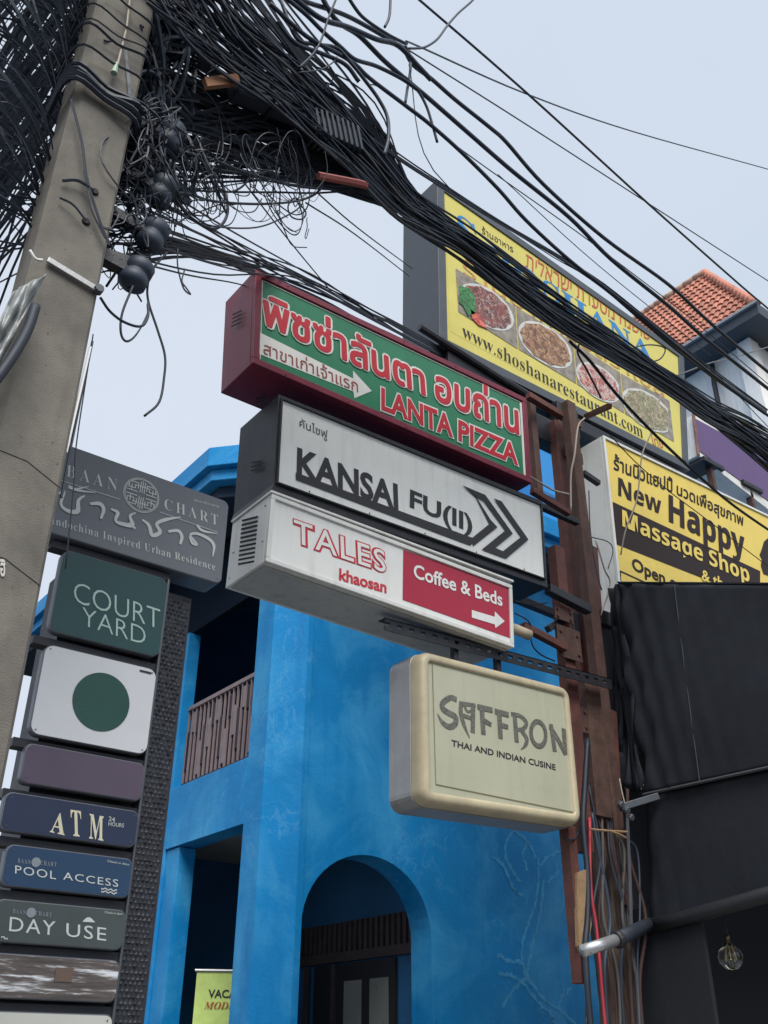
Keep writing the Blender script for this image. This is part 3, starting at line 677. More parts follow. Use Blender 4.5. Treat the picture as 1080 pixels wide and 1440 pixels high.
BR_ = [([(262, 300), (285, 290), (272, 345), (300, 375), (345, 378), (350, 330), (378, 308)], [10, 18, 14, 20, 26, 16, 8]), ([(305, 268), (350, 285), (425, 295)], [20, 14, 4]), ([(395, 268), (330, 282)], [4, 14]),
       ([(402, 345), (445, 345), (462, 370), (450, 412)], [14, 22, 20, 12]),
       ([(495, 368), (525, 385), (515, 420), (545, 435), (590, 440), (580, 400), (605, 385)], [10, 20, 14, 22, 24, 14, 6]), ([(575, 430), (605, 455)], [20, 12]),
       ([(635, 415), (665, 440), (680, 485), (715, 470), (700, 435), (740, 415), (808, 404)], [10, 20, 22, 22, 18, 20, 5]),
       ([(752, 468), (795, 465), (812, 490), (805, 525)], [14, 20, 20, 14]),
       ([(845, 490), (860, 520), (880, 525), (850, 485), (880, 478), (930, 500), (955, 530), (950, 580)], [10, 18, 12, 12, 16, 20, 20, 5]), ([(880, 440), (905, 465), (970, 478)], [16, 16, 4])]
strokes(z2, mz, BR_, yb-.001, cream, bc)
ec = QY(*z2(632, 306), yb-.001); er = .107
mb = MB()
for rr_ in (1.0, .93):
    ribbon(mb, [ec+Vector((math.cos(a)*er*rr_, 0, math.sin(a)*er*rr_)) for a in [2*math.pi*i/40 for i in range(40)]], .004, True)
for sx in (-1, 1):
    for a, b, c, d in ((.0, .85, .0, .15), (.12, .12, .12, .8), (.0, .5, .45, .5), (.25, .65, .65, .65), (.25, .3, .25, .65), (.4, .3, .8, .3), (.4, .3, .4, .5), (.6, .15, .6, .5), (.25, .12, .85, .12), (.75, .3, .75, .5)):
        for sz in (-1, 1):
            nn_ = len(mb.v); yo = -.0001*(nn_ % 29); ribbon(mb, [ec+Vector((a*sx*er, yo, b*sz*er)), ec+Vector((c*sx*er, yo, d*sz*er))], .0055)
mb.build('knot_emblem', cream, bc)
gb = board('tall bottle green sign board with thin capital letters, second from the top', 3.49, 3.955, M('bottle green board', (.008, .055, .055), .35, 0, .15, 3, .02), r=.05)
ptext('COURT', z2, (328, 782), (715, 905), (332, 690), yb, M('mint thin lettering', (.4, .55, .5), .4), gb, bold=-.012)
ptext('YARD', z2, (365, 885), (650, 975), (368, 805), yb, _m['mint thin lettering'], gb, bold=-.012)
wb = board('white sign board with plain dark green disc, third from the top', 2.965, 3.425, M('white board', (.62, .63, .65), .4, 0, .05, 3, .02), r=.05)
MB().lathe((1.74, YT-.003, 3.19), [(.15, 0), (.15, .002)], 40, (0, -1, 0)).build('green_disc', M('dark green print', (.006, .06, .045), .4), wb)
MB().box((1.92, YT-.006, 3.392), (1.985, YT-.003, 3.402)).build('small_print', dark_txt, wb)
board('small plain muted purple sign board above the dark blue cash machine board', 2.735, 2.925, M('muted purple board', (.085, .06, .095), .4, 0, .12, 3, .02))
ab = board('dark navy sign board with large cream serif letters for a cash machine', 2.515, 2.69, M('navy board', (.012, .022, .06), .35, 0, .15, 3, .02), 1.36)
lg = M('warm cream serif lettering', (.62, .58, .42), .35)
for s_, bl, br, tl in (('A', (222, 540), (288, 555), (236, 448)), ('T', (318, 556), (365, 562), (315, 440)), ('M', (398, 568), (462, 580), (400, 458))):
    ptext(serif(s_), z3, bl, br, tl, yb, lg, ab, bold=.005)
ptext('24', z3, (485, 490), (513, 495), (486, 470), yb, cream, ab); ptext('HOURS', z3, (484, 512), (553, 520), (485, 494), yb, cream, ab)
hd = M('dim header lettering', (.22, .25, .28), .4)
def header(b, x, y):
    ptext(serif('BAAN'), z3, (x, y+20), (x+57, y+27), (x, y), yb, hd, b, space=1.5)
    ptext(serif('CHART'), z3, (x+100, y+30), (x+173, y+38), (x+100, y+10), yb, hd, b, space=1.4)
    c_ = QY(*z3(x+81, y+18), yb); MB().lathe(c_, [(.021, 0), (.021, .001)], 20, (0, -1, 0)).build('small_emblem', hd, b)
pb = board('dark blue sign board for pool access with a wave mark', 2.285, 2.465, M('deep blue board', (.01, .042, .10), .35, 0, .15, 3, .02))
ptext('POOL', z3, (67, 725), (250, 752), (68, 688), yb, cream, pb, space=1.15); ptext('ACCESS', z3, (282, 752), (528, 786), (283, 718), yb, cream, pb, space=1.15)
header(pb, 80, 657); ptext('Check in desk', z3, (480, 674), (578, 690), (480, 664), yb, cream, pb)
for k in range(2):
    mb = MB(); ribbon(mb, [QY(*z3(452+i*3.7, 791+k*13+i*.6+3.5*math.sin(i*.95)), yb) for i in range(20)], .005); mb.build('wave_mark', cream, pb)
db = board('dark green grey sign board for day use with a parasol mark', 2.06, 2.235, M('green grey board', (.05, .065, .065), .35, 0, .15, 3, .02))
ptext('DAY', z3, (40, 982), (245, 1002), (45, 918), yb, cream, db, space=1.15); ptext('USE', z3, (295, 1006), (474, 1027), (297, 946), yb, cream, db, space=1.15)
header(db, 58, 882); ptext('Check in desk', z3, (468, 902), (548, 912), (468, 892), yb, cream, db)
pc = [z3(368+57*i/12, 941-22*math.sin(math.pi*i/12)+3*i/12) for i in range(13)]
MB().flat([QY(*p, yb-.001) for p in pc]).build('parasol_mark', cream, db)
ptext('∿', z3, (5, 1018), (35, 1020), (5, 1005), yb, cream, db, bold=.03)
# reflective board; its streaked reflections are painted into the colour
def reflection_mat():
    m = bpy.data.materials.new('painted streaky reflections'); m.use_nodes = True; n = m.node_tree; L = n.links; b = n.nodes['Principled BSDF']; b.inputs['Roughness'].default_value = .3
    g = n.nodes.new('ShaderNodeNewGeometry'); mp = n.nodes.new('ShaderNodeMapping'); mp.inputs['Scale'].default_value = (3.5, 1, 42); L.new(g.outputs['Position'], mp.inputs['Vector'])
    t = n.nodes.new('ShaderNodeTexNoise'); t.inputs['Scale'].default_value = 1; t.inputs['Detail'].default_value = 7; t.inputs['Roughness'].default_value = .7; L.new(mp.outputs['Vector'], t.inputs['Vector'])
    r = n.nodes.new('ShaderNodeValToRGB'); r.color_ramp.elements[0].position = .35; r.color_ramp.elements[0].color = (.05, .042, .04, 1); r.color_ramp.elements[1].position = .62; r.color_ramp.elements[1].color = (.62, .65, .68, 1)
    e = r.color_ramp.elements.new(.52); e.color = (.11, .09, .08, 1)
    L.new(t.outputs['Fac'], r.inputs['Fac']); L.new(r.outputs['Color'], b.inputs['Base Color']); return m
ph = board('mirror like dark sign board with painted white streaks of reflection, second from the bottom', 1.845, 2.02, reflection_mat())
MB().box((1.72, YT-.006, 1.92), (1.80, YT-.003, 1.975)).build('print_patch', M('brown print', (.12, .08, .06), .4), ph)
board('plain off white sign board at the bottom of the stack', 1.4, 1.80, M('off white board', (.5, .5, .46), .4, 0, .06, 3, .02))

# ------------------------------------------------------------------ steel sign frame
fr = thing('steel_mast', 'rusty red brown steel lattice mast that holds the box signs', 'frame', (5.5, 4.75, 0))
def bm_(a, b, w, h, mat=rust, name='brace'): return MB().beam(a, b, w, h).build(name, mat, fr, bevel=.004)
def px_y(px, Y, py): return QY(px, py, Y)
def upright(px, py, Y, z0, z1, w, mat=rust, dx=0, d=.09):
    c = QY(px, py, Y); MB().box((c.x-w/2, Y, z0), (c.x+w/2, Y+d, z1)).build('upright', mat, fr, bevel=.005)
upright(819, 700, 4.75, 2.6, 7.0, .11, rust2)            # main mast
upright(792, 640, 4.95, 3.0, 6.9, .13, rust)
upright(757, 650, 4.95, 6.0, 7.0, .07, rust2)
upright(800, 900, 4.68, 2.9, 5.3, .11, rust)
bm_(QY(834, 770, 5.0), QY(850, 1000, 5.0), .07, .05)
bm_(QY(850, 1000, 5.0), QY(862, 1130, 4.9), .08, .05)
bm_(QY(828, 960, 4.72), QY(846, 1150, 4.72), .17, .07, rust2, 'upright')
bm_(QY(858, 1000, 4.8), QY(868, 1180, 4.8), .09, .06, rust, 'upright')
upright(814, 1270, 4.66, 2.07, 3.05, .075, rust)           # short rail below the rounded sign
for (a, b, Y, w_, mt) in (((742, 556), (815, 600), 4.85, .06, rust), ((748, 690), (800, 722), 4.6, .05, rust), ((760, 712), (812, 735), 4.7, .05, black_metal), ((770, 828), (828, 858), 4.6, .07, black_metal),
                       ((735, 880), (795, 912), 4.62, .055, rust), ((830, 893), (852, 905), 4.95, .05, rust), ((820, 665), (842, 680), 4.9, .05, black_metal), ((726, 842), (800, 872), 4.95, .06, black_metal), ((800, 866), (770, 885), 4.7, .05, black_metal)):
    bm_(QY(*a, Y), QY(*b, Y), w_, w_, mt, 'cross_arm')
MB().tube([QY(722, 884, 4.6), QY(744, 893, 4.61)], .04, 10).build('sleeve', M('cream painted tube', (.5, .42, .3), .6, 0, .2, 9), fr, smooth=True)
bm_(QY(824, 586, 4.7), QY(857, 571, 4.1), .045, .045, rust, 'stub_arm')
# bolted gusset plates
for px, py, Y, w_, h_ in ((800, 905, 4.66, .26, .26), (806, 640, 4.93, .25, .12), (812, 1010, 4.7, .22, .2), (792, 865, 4.64, .2, .1)):
    c = QY(px, py, Y); g_ = MB().box((c.x-w_/2, Y-.008, c.z-h_/2), (c.x+w_/2, Y+.0, c.z+h_/2)).build('gusset_plate', rust2, fr)
    for sx in (-.35, .35):
        for sz in (-.3, .3):
            MB().lathe((c.x+sx*w_, Y-.022, c.z+sz*h_), [(.010, 0), (.012, .004), (.012, .013)], 6, (0, 1, 0)).build('bolt', rust, g_)
# dark mounting clutter behind the upper sign ends
for px, py, Y, w_, h_, d_ in ((762, 600, 5.02, .38, .28, .1), (800, 590, 5.1, .3, .35, .15), (798, 640, 5.2, .12, .5, .05), (812, 880, 4.9, .1, .25, .1), (856, 870, 4.9, .2, .14, .12)):
    c = QY(px, py, Y); MB().box((c.x-w_/2, Y, c.z-h_/2), (c.x+w_/2, Y+d_, c.z+h_/2)).build('mounting_box', black_metal, fr, bevel=.01)
# slotted angle rail carrying the rounded sign
A0 = QY(541, 877, YS+.06); A1 = QY(860, 962, YS+.06); n_ = 22
d_ = (A1-A0); u_ = d_.normalized(); L_ = d_.length; h_ = .085
up_ = Vector((0, 0, 1))
ra = thing('slotted_rail', 'black slotted steel rail running under the white coffee sign', 'rail', A0)
MB().prism([A0+up_*h_*.5, A1+up_*h_*.5, A1+up_*h_*.18, A0+up_*h_*.18], (0, .008, 0)).build('flange', black_metal, ra)
MB().prism([A0-up_*h_*.12, A1-up_*h_*.12, A1-up_*h_*.5, A0-up_*h_*.5], (0, .008, 0)).build('flange', black_metal, ra)
MB().prism([A0+up_*h_*.5, A1+up_*h_*.5, A1+up_*h_*.5-up_*.006, A0+up_*h_*.5-up_*.006], (0, .07, 0)).build('flange', black_metal, ra)
for k in range(n_):
    a = A0+u_*(L_*(k+.45)/n_); b = A0+u_*(L_*(k+1)/n_)
    MB().prism([a+up_*h_*.178, b+up_*h_*.178, b-up_*h_*.118, a-up_*h_*.118], (0, .0075, 0)).build('web_tab', black_metal, ra)
for px in (640, 700):
    a = QY(px, 905 if px < 650 else 925, YS+.1); MB().box((a.x-.02, YS+.09, a.z-.12), (a.x+.02, YS+.13, a.z+.1)).build('hanger', black_metal, ra)

# timber post with cables below the frame
def post(name, label, c0, c1, r0, mat, seed, fl=.7):
    rg = random.Random(seed); rings = []; n = 18; K = 40
    off = [rg.uniform(-.12, .12) for _ in range(n)]
    for k in range(K+1):
        t = k/K; c = Vector(c0).lerp(Vector(c1), t)
        rings.append([c+Vector((math.cos(2*math.pi*i/n), math.sin(2*math.pi*i/n), 0))*r0*(1+off[i]*fl+.05*math.sin(k*.6+i*2)+rg.uniform(-.03, .03)) for i in range(n)])
    return MB().loft(rings, True, True)
B0 = QY(880, 1300, 4.82)
tp = thing('timber_post', 'weathered split timber post below the rusty frame beside black awning', 'post', (B0.x, 4.85, 0))
post('', '', (B0.x-.02, 4.9, .1), (B0.x-.10, 4.9, 3.25), .13, timber, 3).build('shaft', timber, tp)
post('', '', (B0.x+.22, 4.98, .1), (B0.x+.12, 4.98, 3.4), .10, timber, 5).build('side_log', timber2, tp)
post('', '', (B0.x-.17, 4.86, .1), (B0.x-.19, 4.86, 3.1), .035, timber, 8, 1.2).build('split_stave', timber, tp)
pl = QY(818, 1290, 4.62)
MB().prism([QY(811, 1228, 4.64), QY(826, 1222, 4.64), QY(832, 1300, 4.64), QY(824, 1350, 4.64), QY(814, 1330, 4.64)], (0, .03, 0)).build('splinter_board', paletimber, tp)
MB().tube(catmull([QY(830, 1166, 4.6), QY(850, 1168, 4.57), QY(882, 1170, 4.56)], 5), .008).build('tie_strip', paletimber, tp)
MB().tube(catmull([QY(848, 1167, 4.58), QY(865, 1171, 4.56), QY(880, 1178, 4.56)], 5), .007).build('tie_strip', paletimber, tp)

# ------------------------------------------------------------------ cables
def cable(pxpts, r, label, mat=cable_m, group=None, name='cable', seg=6, cat='cable', n=5):
    pts = catmull([QY(p[0], p[1], p[2]) for p in pxpts], seg)
    o = MB().tube(pts, r, n).build(name, mat, smooth=True); o['label'] = label; o['category'] = cat
    if group: o['group'] = group
    return o
def yy(pts, y0, y1):
    n = len(pts)-1; return [(p[0], p[1], y0+(y1-y0)*i/n) for i, p in enumerate(pts)]
# heavy single cables in the open sky
cable(yy([(400, -20), (425, 0), (478, 18), (511, 34), (555, 60), (568, 70), (581, 91), (607, 111), (640, 140), (690, 180), (712, 200), (765, 260), (850, 335), (940, 400), (1000, 455), (1080, 523), (1130, 560)], 3.1, 3.7), .016, 'thick black overhead cable with two taped joints, uppermost of the fan over the yellow sign', cable_m2)
cable(yy([(440, -30), (470, 25), (505, 50), (540, 85), (575, 115), (605, 140), (660, 188), (720, 240), (800, 305), (860, 365), (939, 429), (992, 476), (1058, 529), (1110, 570)], 3.1, 3.65), .017, 'thick black overhead cable running just below the uppermost one', cable_m2)
cable(yy([(380, 5), (430, 50), (475, 75), (499, 90), (520, 110), (570, 148), (605, 175), (650, 215), (700, 265), (740, 310), (800, 365), (860, 412), (905, 447), (965, 497), (1018, 539), (1080, 584), (1120, 610)], 3.0, 3.6), .014, 'black overhead cable passing closest above the top edge of the yellow sign', cable_m2)
cable(yy([(560, -25), (590, 0), (740, 130), (910, 285), (1040, 400), (1080, 434), (1130, 480)], 3.5, 3.9), .0105, 'straight black wire falling steeply from the top edge to the right edge', cable_m2)
cable(yy([(571, 58), (595, 68), (740, 132), (890, 185), (1080, 238), (1160, 262)], 3.3, 5.0), .008, 'thin black wire reaching the right edge highest in the sky', cable_m2)
cable(yy([(570, 66), (577, 72), (740, 175), (910, 285), (1080, 395), (1150, 440)], 3.3, 4.6), .0065, 'thin black wire crossing under the steep straight one near the red roof', cable_m2)
cable(yy([(680, -20), (665, 0), (645, 18), (630, 35), (615, 55), (598, 66), (585, 68), (575, 68)], 3.3, 3.25), .009, 'curved black cable end rising to the top edge right of the joint', cable_m2)
cable(yy([(549, -15), (549, 8), (547, 25), (541, 38)], 3.2, 3.2), .010, 'short black cable hanging straight down from the top edge', cable_m2)
cable(yy([(570, 64), (577, 80), (577, 100), (573, 125), (570, 145)], 3.2, 3.25), .010, 'short black dropper between two thick overhead cables', cable_m2)
cable(yy([(570, 108), (588, 128), (600, 150), (608, 175), (615, 200)], 3.2, 3.25), .010, 'short black cable tail ending in a blunt cap above the yellow sign', cable_m2)
cable(yy([(395, 0), (416, 52), (441, 62), (473, 67), (495, 90), (515, 115), (533, 140), (545, 165), (546, 195), (540, 218)], 3.05, 3.1), .012, 'black cable that bends down to the dark bundle left of yellow sign', cable_m2)
cable(yy([(390, 30), (415, 60), (450, 74), (485, 90), (505, 115)], 3.05, 3.1), .014, 'thick black cable curving into the upper splice', cable_m2)
cable(yy([(400, -5), (430, 20), (455, 45), (478, 65), (499, 83), (530, 93), (566, 111), (590, 128)], 3.05, 3.15), .014, 'thick black cable joining the second overhead cable at the splice', cable_m2)
cable(yy([(405, -10), (450, 25), (490, 38), (530, 55), (560, 64), (590, 95), (606, 112)], 3.08, 3.2), .018, 'heavy black cable along the top of the upper bundle', cable_m2)
cable(yy([(480, -20), (500, 12), (515, 28), (545, 48), (572, 62)], 3.08, 3.2), .012, 'black cable dropping from the top edge into the upper bundle', cable_m2)
cable(yy([(421, 95), (440, 76), (452, 55), (462, 25), (476, -10)], 3.0, 3.1), .007, 'black wire crossing the upper cables from the mass to the top edge')
cable(yy([(420, 102), (450, 98), (468, 88), (474, 80)], 3.0, 3.1), .004, 'very thin curled wire in the gap below upper cables', n=4)
cable(yy([(465, 94), (469, 105), (466, 115), (456, 126)], 3.0, 3.1), .004, 'very thin hooked wire end in the gap below the upper cables', n=4)
cable(yy([(556, -10), (700, 245), (840, 372)], 3.6, 3.9)[1:]+[(1000, 500, 4.0)], .004, 'thin wire between the thick cables above the yellow sign', cable_m2)
cable(yy([(515, 118), (545, 130), (655, 215), (810, 325), (910, 400), (980, 455), (1080, 540)], 3.2, 3.7), .0045, 'thin wire running among the thick overhead cables', cable_m2)
cable(yy([(575, 90), (650, 150), (540+230/2+60, 255), (860, 370)], 3.3, 3.7)[0:1]+yy([(610, 240), (760, 350), (850, 405), (1000, 520), (1080, 600)], 3.3, 3.7), .004, 'thin slack wire just above the dark bundle', cable_m2)
cable(yy([(801, 480), (830, 508), (865, 552), (913, 603), (965, 653), (1018, 700), (1066, 735), (1120, 770)], 3.7, 4.2), .013, 'black cable hanging below the bundle across food pictures and yellow massage sign')
cable(yy([(858, 612), (894, 650), (940, 690), (992, 729), (1080, 796), (1120, 820)], 4.3, 4.6), .005, 'thin black wire across the yellow massage sign lettering')
cable(yy([(1100, 482), (1030, 503), (1000, 510), (965, 523), (935, 535)], 3.9, 3.8), .007, 'grey wire bent away to the right from the bundle end', M('grey wire sheath', (.12, .13, .13), .5))
cable(yy([(880, 505), (890, 490), (915, 485), (935, 490), (928, 505), (905, 512), (895, 525)], 3.6, 3.7), .006, 'small curl of wires at the bundle where it passes the sign corner')
cable(yy([(818, 478), (812, 495), (825, 520), (838, 545), (845, 560)], 3.65, 3.7), .008, 'knotted short wire loop hanging in front of the food pictures')
beige = M('beige flex sheath', (.36, .31, .25), .6)
cable(yy([(936, 535), (925, 570), (915, 610), (903, 640), (896, 700), (880, 745), (873, 780)], 4.2, 4.6), .007, 'pale beige flex hanging across both yellow signs', beige)
cable(yy([(822, 588), (813, 600), (808, 640), (803, 668), (803, 720)], 4.55, 4.7), .009, 'beige flex curving down from the stub arm beside the mast', beige)
cable(yy([(838, 760), (850, 800), (858, 822), (845, 865)], 4.8, 4.85), .008, 'beige flex drooping under the massage sign end', beige)
cable(yy([(828, 690), (830, 745), (838, 800), (846, 830)], 4.85, 4.85), .006, 'black flex hanging on the white sign end')
cable(yy([(830, 755), (855, 762), (862, 775), (855, 800)], 4.85, 4.9), .005, 'thin black flex bent round the white sign end')
cable(yy([(724, 862), (745, 876), (748, 905), (760, 920), (780, 930)], 4.55, 4.7), .006, 'black wire looping from the coffee sign back to frame')
cable(yy([(745, 670), (765, 682), (780, 690), (800, 695)], 4.5, 4.6), .008, 'tangled pale flex at the right end of the red sign', beige)
cable(yy([(725, 845), (745, 850), (770, 848)], 4.6, 4.7), .005, 'short black wire behind the coffee sign corner')
cable(yy([(826, 1040), (822, 1110), (820, 1160), (826, 1230), (826, 1290), (823, 1340), (830, 1440), (836, 1480)], 4.68, 4.6), .022, 'thick black cable running down beside the timber post')
cable(yy([(829, 1150), (831, 1250), (838, 1300), (843, 1350), (848, 1410), (853, 1460)], 4.66, 4.6), .012, 'red cable running down left side of the timber post', M('red cable sheath', (.38, .03, .045), .5))
cable(yy([(824, 1230), (821, 1320), (826, 1370), (824, 1450)], 4.7, 4.62), .010, 'thinner black cable beside the pale splinter board')
cable(yy([(871, 1095), (876, 1120), (884, 1150)], 4.7, 4.66), .005, 'thin pale strap tied to the awning corner', beige)

rg = random.Random(77)
for k in range(11):
    x0_ = 836+k*5.5+rg.uniform(-3, 3); d0 = rg.uniform(-6, 8)
    cable(yy([(x0_-10, 1120+rg.uniform(-40, 60)), (x0_+rg.uniform(-10, 10), 1200), (x0_+6+rg.uniform(-14, 14), 1290), (x0_+12+d0, 1370+rg.uniform(-10, 10)), (x0_+18+d0, 1470)], 4.72, 4.66), rg.uniform(.005, .014), 'dark cable in the dirty wrap of cables round the timber post', [cable_m, cable_m2, M('brown stained sheath', (.05, .022, .02), .8), M('dusty grey sheath', (.09, .085, .075), .8)][k % 4], 'cables wrapped down the timber post')
# main sagging bundle across the yellow sign
def bundle(center, n, spread, r, label, group, y0, y1, seed, wob=.35, mat=None, seg=4):
    rg = random.Random(seed); base = yy(center, y0, y1)
    for k in range(n):
        o1 = rg.uniform(-1, 1); dpt = rg.uniform(-.06, .06); ph = rg.uniform(0, 6.28); fr_ = rg.uniform(.5, 1.3)
        pts = []
        for i, (px, py, Y) in enumerate(base):
            s_ = spread[min(int(i*len(spread)/len(base)), len(spread)-1)]
            off = s_*max(-1, min(1, o1+wob*math.sin(ph+i*fr_)))
            pts.append((px+off*.45, py-off*.9, Y+dpt))
        cable(pts, r*rg.uniform(.7, 1.25), label, mat or rg.choice([cable_m, cable_m, cable_m, cable_m2, cable_m2, M('dusty grey cable sheath', (.05, .054, .06), .7, 0, .3, 3, 0)]), group, seg=seg)
bundle([(238, -60), (285, 0), (330, 60), (400, 115), (450, 160), (505, 215), (560, 278), (600, 308), (656, 344), (728, 398), (801, 450), (873, 495), (945, 540), (1000, 578), (1045, 603), (1100, 640)], 44,
       [70, 60, 45, 38, 34, 28, 24, 23, 23, 23, 20, 17, 15, 16, 18, 18], .0078, 'black cable packed in the sagging bundle that crosses the yellow restaurant sign', 'cables of the upper sagging bundle', 2.9, 3.75, 11)
bundle([(180, 110), (267, 160), (330, 190), (400, 222), (470, 245), (530, 268), (585, 292), (650, 340), (728, 402), (801, 456), (880, 505), (960, 550), (1045, 615), (1100, 660)], 36,
       [45, 35, 28, 25, 22, 18, 15, 14, 14, 12, 12, 12, 14, 16], .0075, 'black cable in the lower bundle that merges into the sagging one', 'cables of the lower merging bundle', 3.34, 3.7, 23)
bundle([(300, -40), (370, 30), (420, 85), (460, 130), (520, 185), (560, 218), (620, 258), (700, 308), (780, 355), (850, 400), (910, 450), (980, 505), (1080, 575)], 7,
       [30, 22, 14, 10, 6, 5, 4, 4, 4, 5, 6, 8, 9], .0075, 'black cable that skirts the top edge of the yellow restaurant sign', 'cables along the yellow sign top', 3.0, 3.7, 31)
# fan of cables to the red sign
rg = random.Random(5)
for k in range(16):
    sx, sy = 190+rg.uniform(-25, 30), 250+k*7+rg.uniform(-6, 6)
    ex, ey = 430+rg.uniform(-8, 12), 396+rg.uniform(-9, 8)
    cable([(sx, sy, 3.1), ((sx+ex)/2, (sy+ey)/2+rg.uniform(-3, 9), 3.9), (ex, ey, 4.75), (575, 470+rg.uniform(-8, 8), 5.1), (700, 540+rg.uniform(-5, 5), 5.6)], rg.uniform(.004, .007), 'thin black wire fanning from pole over the top of the red sign', cable_m, 'thin wires fanning over the red sign')
for k in range(14):
    sx, sy = 165+rg.uniform(-20, 30), 320+k*4.5+rg.uniform(-5, 5)
    cable([(sx, sy, 3.1), (260, 340+k*1.7+rg.uniform(-3, 3), 3.6), (350, 378+rg.uniform(-10, 8), 4.55), (450, 425+rg.uniform(-6, 8), 4.95), (560, 480+rg.uniform(-6, 8), 5.1), (660, 530, 5.5)], rg.uniform(.006, .010), 'black cable of the tight run that passes behind the red sign end', cable_m, 'cables passing behind the red sign')
for a in ([(205, 372, 3.1), (270, 388, 3.7), (345, 402, 4.7), (420, 430, 5.2)], [(430, 285, 3.4), (500, 330, 3.9), (575, 388, 5.4)], [(445, 270, 3.4), (505, 322, 3.9), (580, 378, 5.4)], [(300, 200, 3.2), (400, 330, 4.0), (470, 415, 5.0)]):
    cable(a, .005, 'lone thin wire seen against the sky between pole and signs', cable_m, 'lone thin wires between pole and signs')
# slack loops under the bundles
LO = [[(240, 225), (235, 255), (262, 300), (300, 322), (320, 300), (312, 260), (285, 228), (262, 215), (245, 222)], [(285, 215), (295, 250), (320, 270), (345, 258), (358, 230), (362, 205)], [(225, 275), (262, 272), (300, 283), (360, 287), (410, 284), (440, 275), (455, 260)],
      [(235, 240), (255, 280), (275, 305), (300, 318), (360, 320), (400, 305), (422, 290), (415, 278), (405, 290), (410, 305), (425, 308), (430, 298), (418, 284)], [(262, 215), (300, 225), (352, 245), (420, 262), (500, 268)], [(250, 260), (245, 230), (262, 210), (282, 225), (300, 260), (318, 300)],
      [(270, 205), (290, 232), (330, 242), (400, 245)], [(340, 105), (350, 90), (347, 125), (325, 140), (300, 148), (270, 145)], [(290, 105), (330, 75), (365, 40), (372, 30)]]
for k, l in enumerate(LO):
    cable(yy(l, 3.05, 3.35), [.008, .006, .007, .0045, .009, .006, .006, .007, .006][k], 'slack looped black cable hanging in the tangle right of the pole', cable_m, 'slack loops right of the pole')
cable(yy([(187, 402), (172, 440), (170, 468), (178, 480), (192, 470), (208, 440), (208, 425)], 3.05, 3.1), .005, 'thin wire loop hanging under the lowest round closure', n=4)
cable(yy([(141, 418), (155, 438), (175, 453), (198, 459), (208, 445), (208, 428)], 3.0, 3.1), .006, 'black wire sagging from the steel strap of the pole')
cable(yy([(235, 355), (215, 378), (208, 400), (209, 425), (222, 465), (232, 500), (231, 530), (224, 565), (203, 585)], 3.1, 3.15), .0055, 'long loose black wire end hanging alone in the sky beside pole')
cable(yy([(250, 350), (250, 375), (258, 405), (268, 414), (262, 405), (256, 395), (260, 378)], 3.1, 3.15), .004, 'short thin wire hook hanging below the wire fan', n=4)

# ------------------------------------------------------------------ concrete pole
pole = thing('utility_pole', 'tall square concrete utility pole wrapped in cables at the top left', 'pole', (.74, 3.0, 0))
rings = []
for k in range(41):
    t = k/40; z = 9*t; x0, x1 = .585+.018*min(t*1.6, 1.6)*1.0, .872+.006*math.sin(t*9); c_ = .035; y0, y1 = 3.0, 3.27
    rings.append([Vector(p) for p in ((x0+c_, y0, z), (x1-.012, y0, z), (x1, y0+.012, z), (x1, y1-c_, z), (x1-c_, y1, z), (x0+c_, y1, z), (x0, y1-c_, z), (x0, y0+c_, z))])
MB().loft(rings, True, True).build('shaft', concrete, pole)
for z, mat_ in ((3.43, slot_m), (3.05, slot_m)):
    MB().prism([(.60, 2.998, z), (.74, 2.998, z-.01), (.868, 2.998, z-.07), (.868, 2.998, z-.072), (.74, 2.998, z-.012), (.60, 2.998, z-.002)], (0, .003, 0)).build('hairline_crack', mat_, pole)
mb = MB()
for k in range(60):
    c = Vector((rnd.uniform(.64, .855), 2.9985, rnd.uniform(2.6, 5.9))); r_ = rnd.uniform(.001, .003)
    mb.flat([c+Vector((math.cos(a*1.05)*r_*rnd.uniform(.7, 1.2), 0, math.sin(a*1.05)*r_)) for a in range(6)])
mb.build('air_holes', M('concrete air hole', (.09, .08, .07), .95), pole, kind='stuff')
st = [QY(67, 365, 2.985), QY(138, 408, 2.985)]
MB().beam(st[0], st[1], .012, .026, (0, 0, 1)).build('steel_strap', alu, pole, bevel=.002)
MB().lathe(st[1]+Vector((0, -.02, 0)), [(.018, 0), (.02, .01), (.02, .03)], 8, (0, 1, 0)).build('strap_bolt', slate, pole)
for px, py in ((134, 268), (122, 310)):
    c = QY(px, py, 2.99); MB().lathe(c, [(.014, 0), (.018, .006), (.018, .012)], 10, (0, 1, 0)).build('bolt_hole', slot_m, pole)
MB().tube([QY(185, -20, 2.97), QY(178, 40, 2.97), QY(165, 92, 2.97)], .005, 5).build('ground_wire', beige, pole)
MB().tube([QY(165, 88, 2.965), QY(160, 103, 2.965)], [.006, .016], 8).build('wire_clip', M('pale green clip', (.25, .35, .25), .5), pole)
for z, r_ in ((5.31, .016), (5.35, .014), (5.29, .012), (5.39, .010), (5.55, .006), (5.68, .007), (5.83, .005), (5.98, .006), (6.2, .007), (5.73, .004)):
    t = rnd.uniform(-.05, .05)
    MB().tube(catmull([(.56, 3.3, z+t), (.56, 2.98, z+rnd.uniform(-.03, .03)), (.72, 2.965, z-.015+rnd.uniform(-.02, .02)), (.885, 2.975, z-.03-t), (.90, 3.3, z-t)], 5), r_, 5).build('cable_wrap', cable_m, pole)
MB().tube(catmull([QY(88, 254, 2.98), QY(110, 254, 2.97), QY(132, 268, 2.97)], 5), .007, 5).build('cable_wrap', cable_m, pole)
MB().tube(catmull([QY(84, 278, 2.98), QY(103, 288, 2.97), QY(121, 310, 2.97)], 5), .005, 5).build('cable_wrap', cable_m, pole)
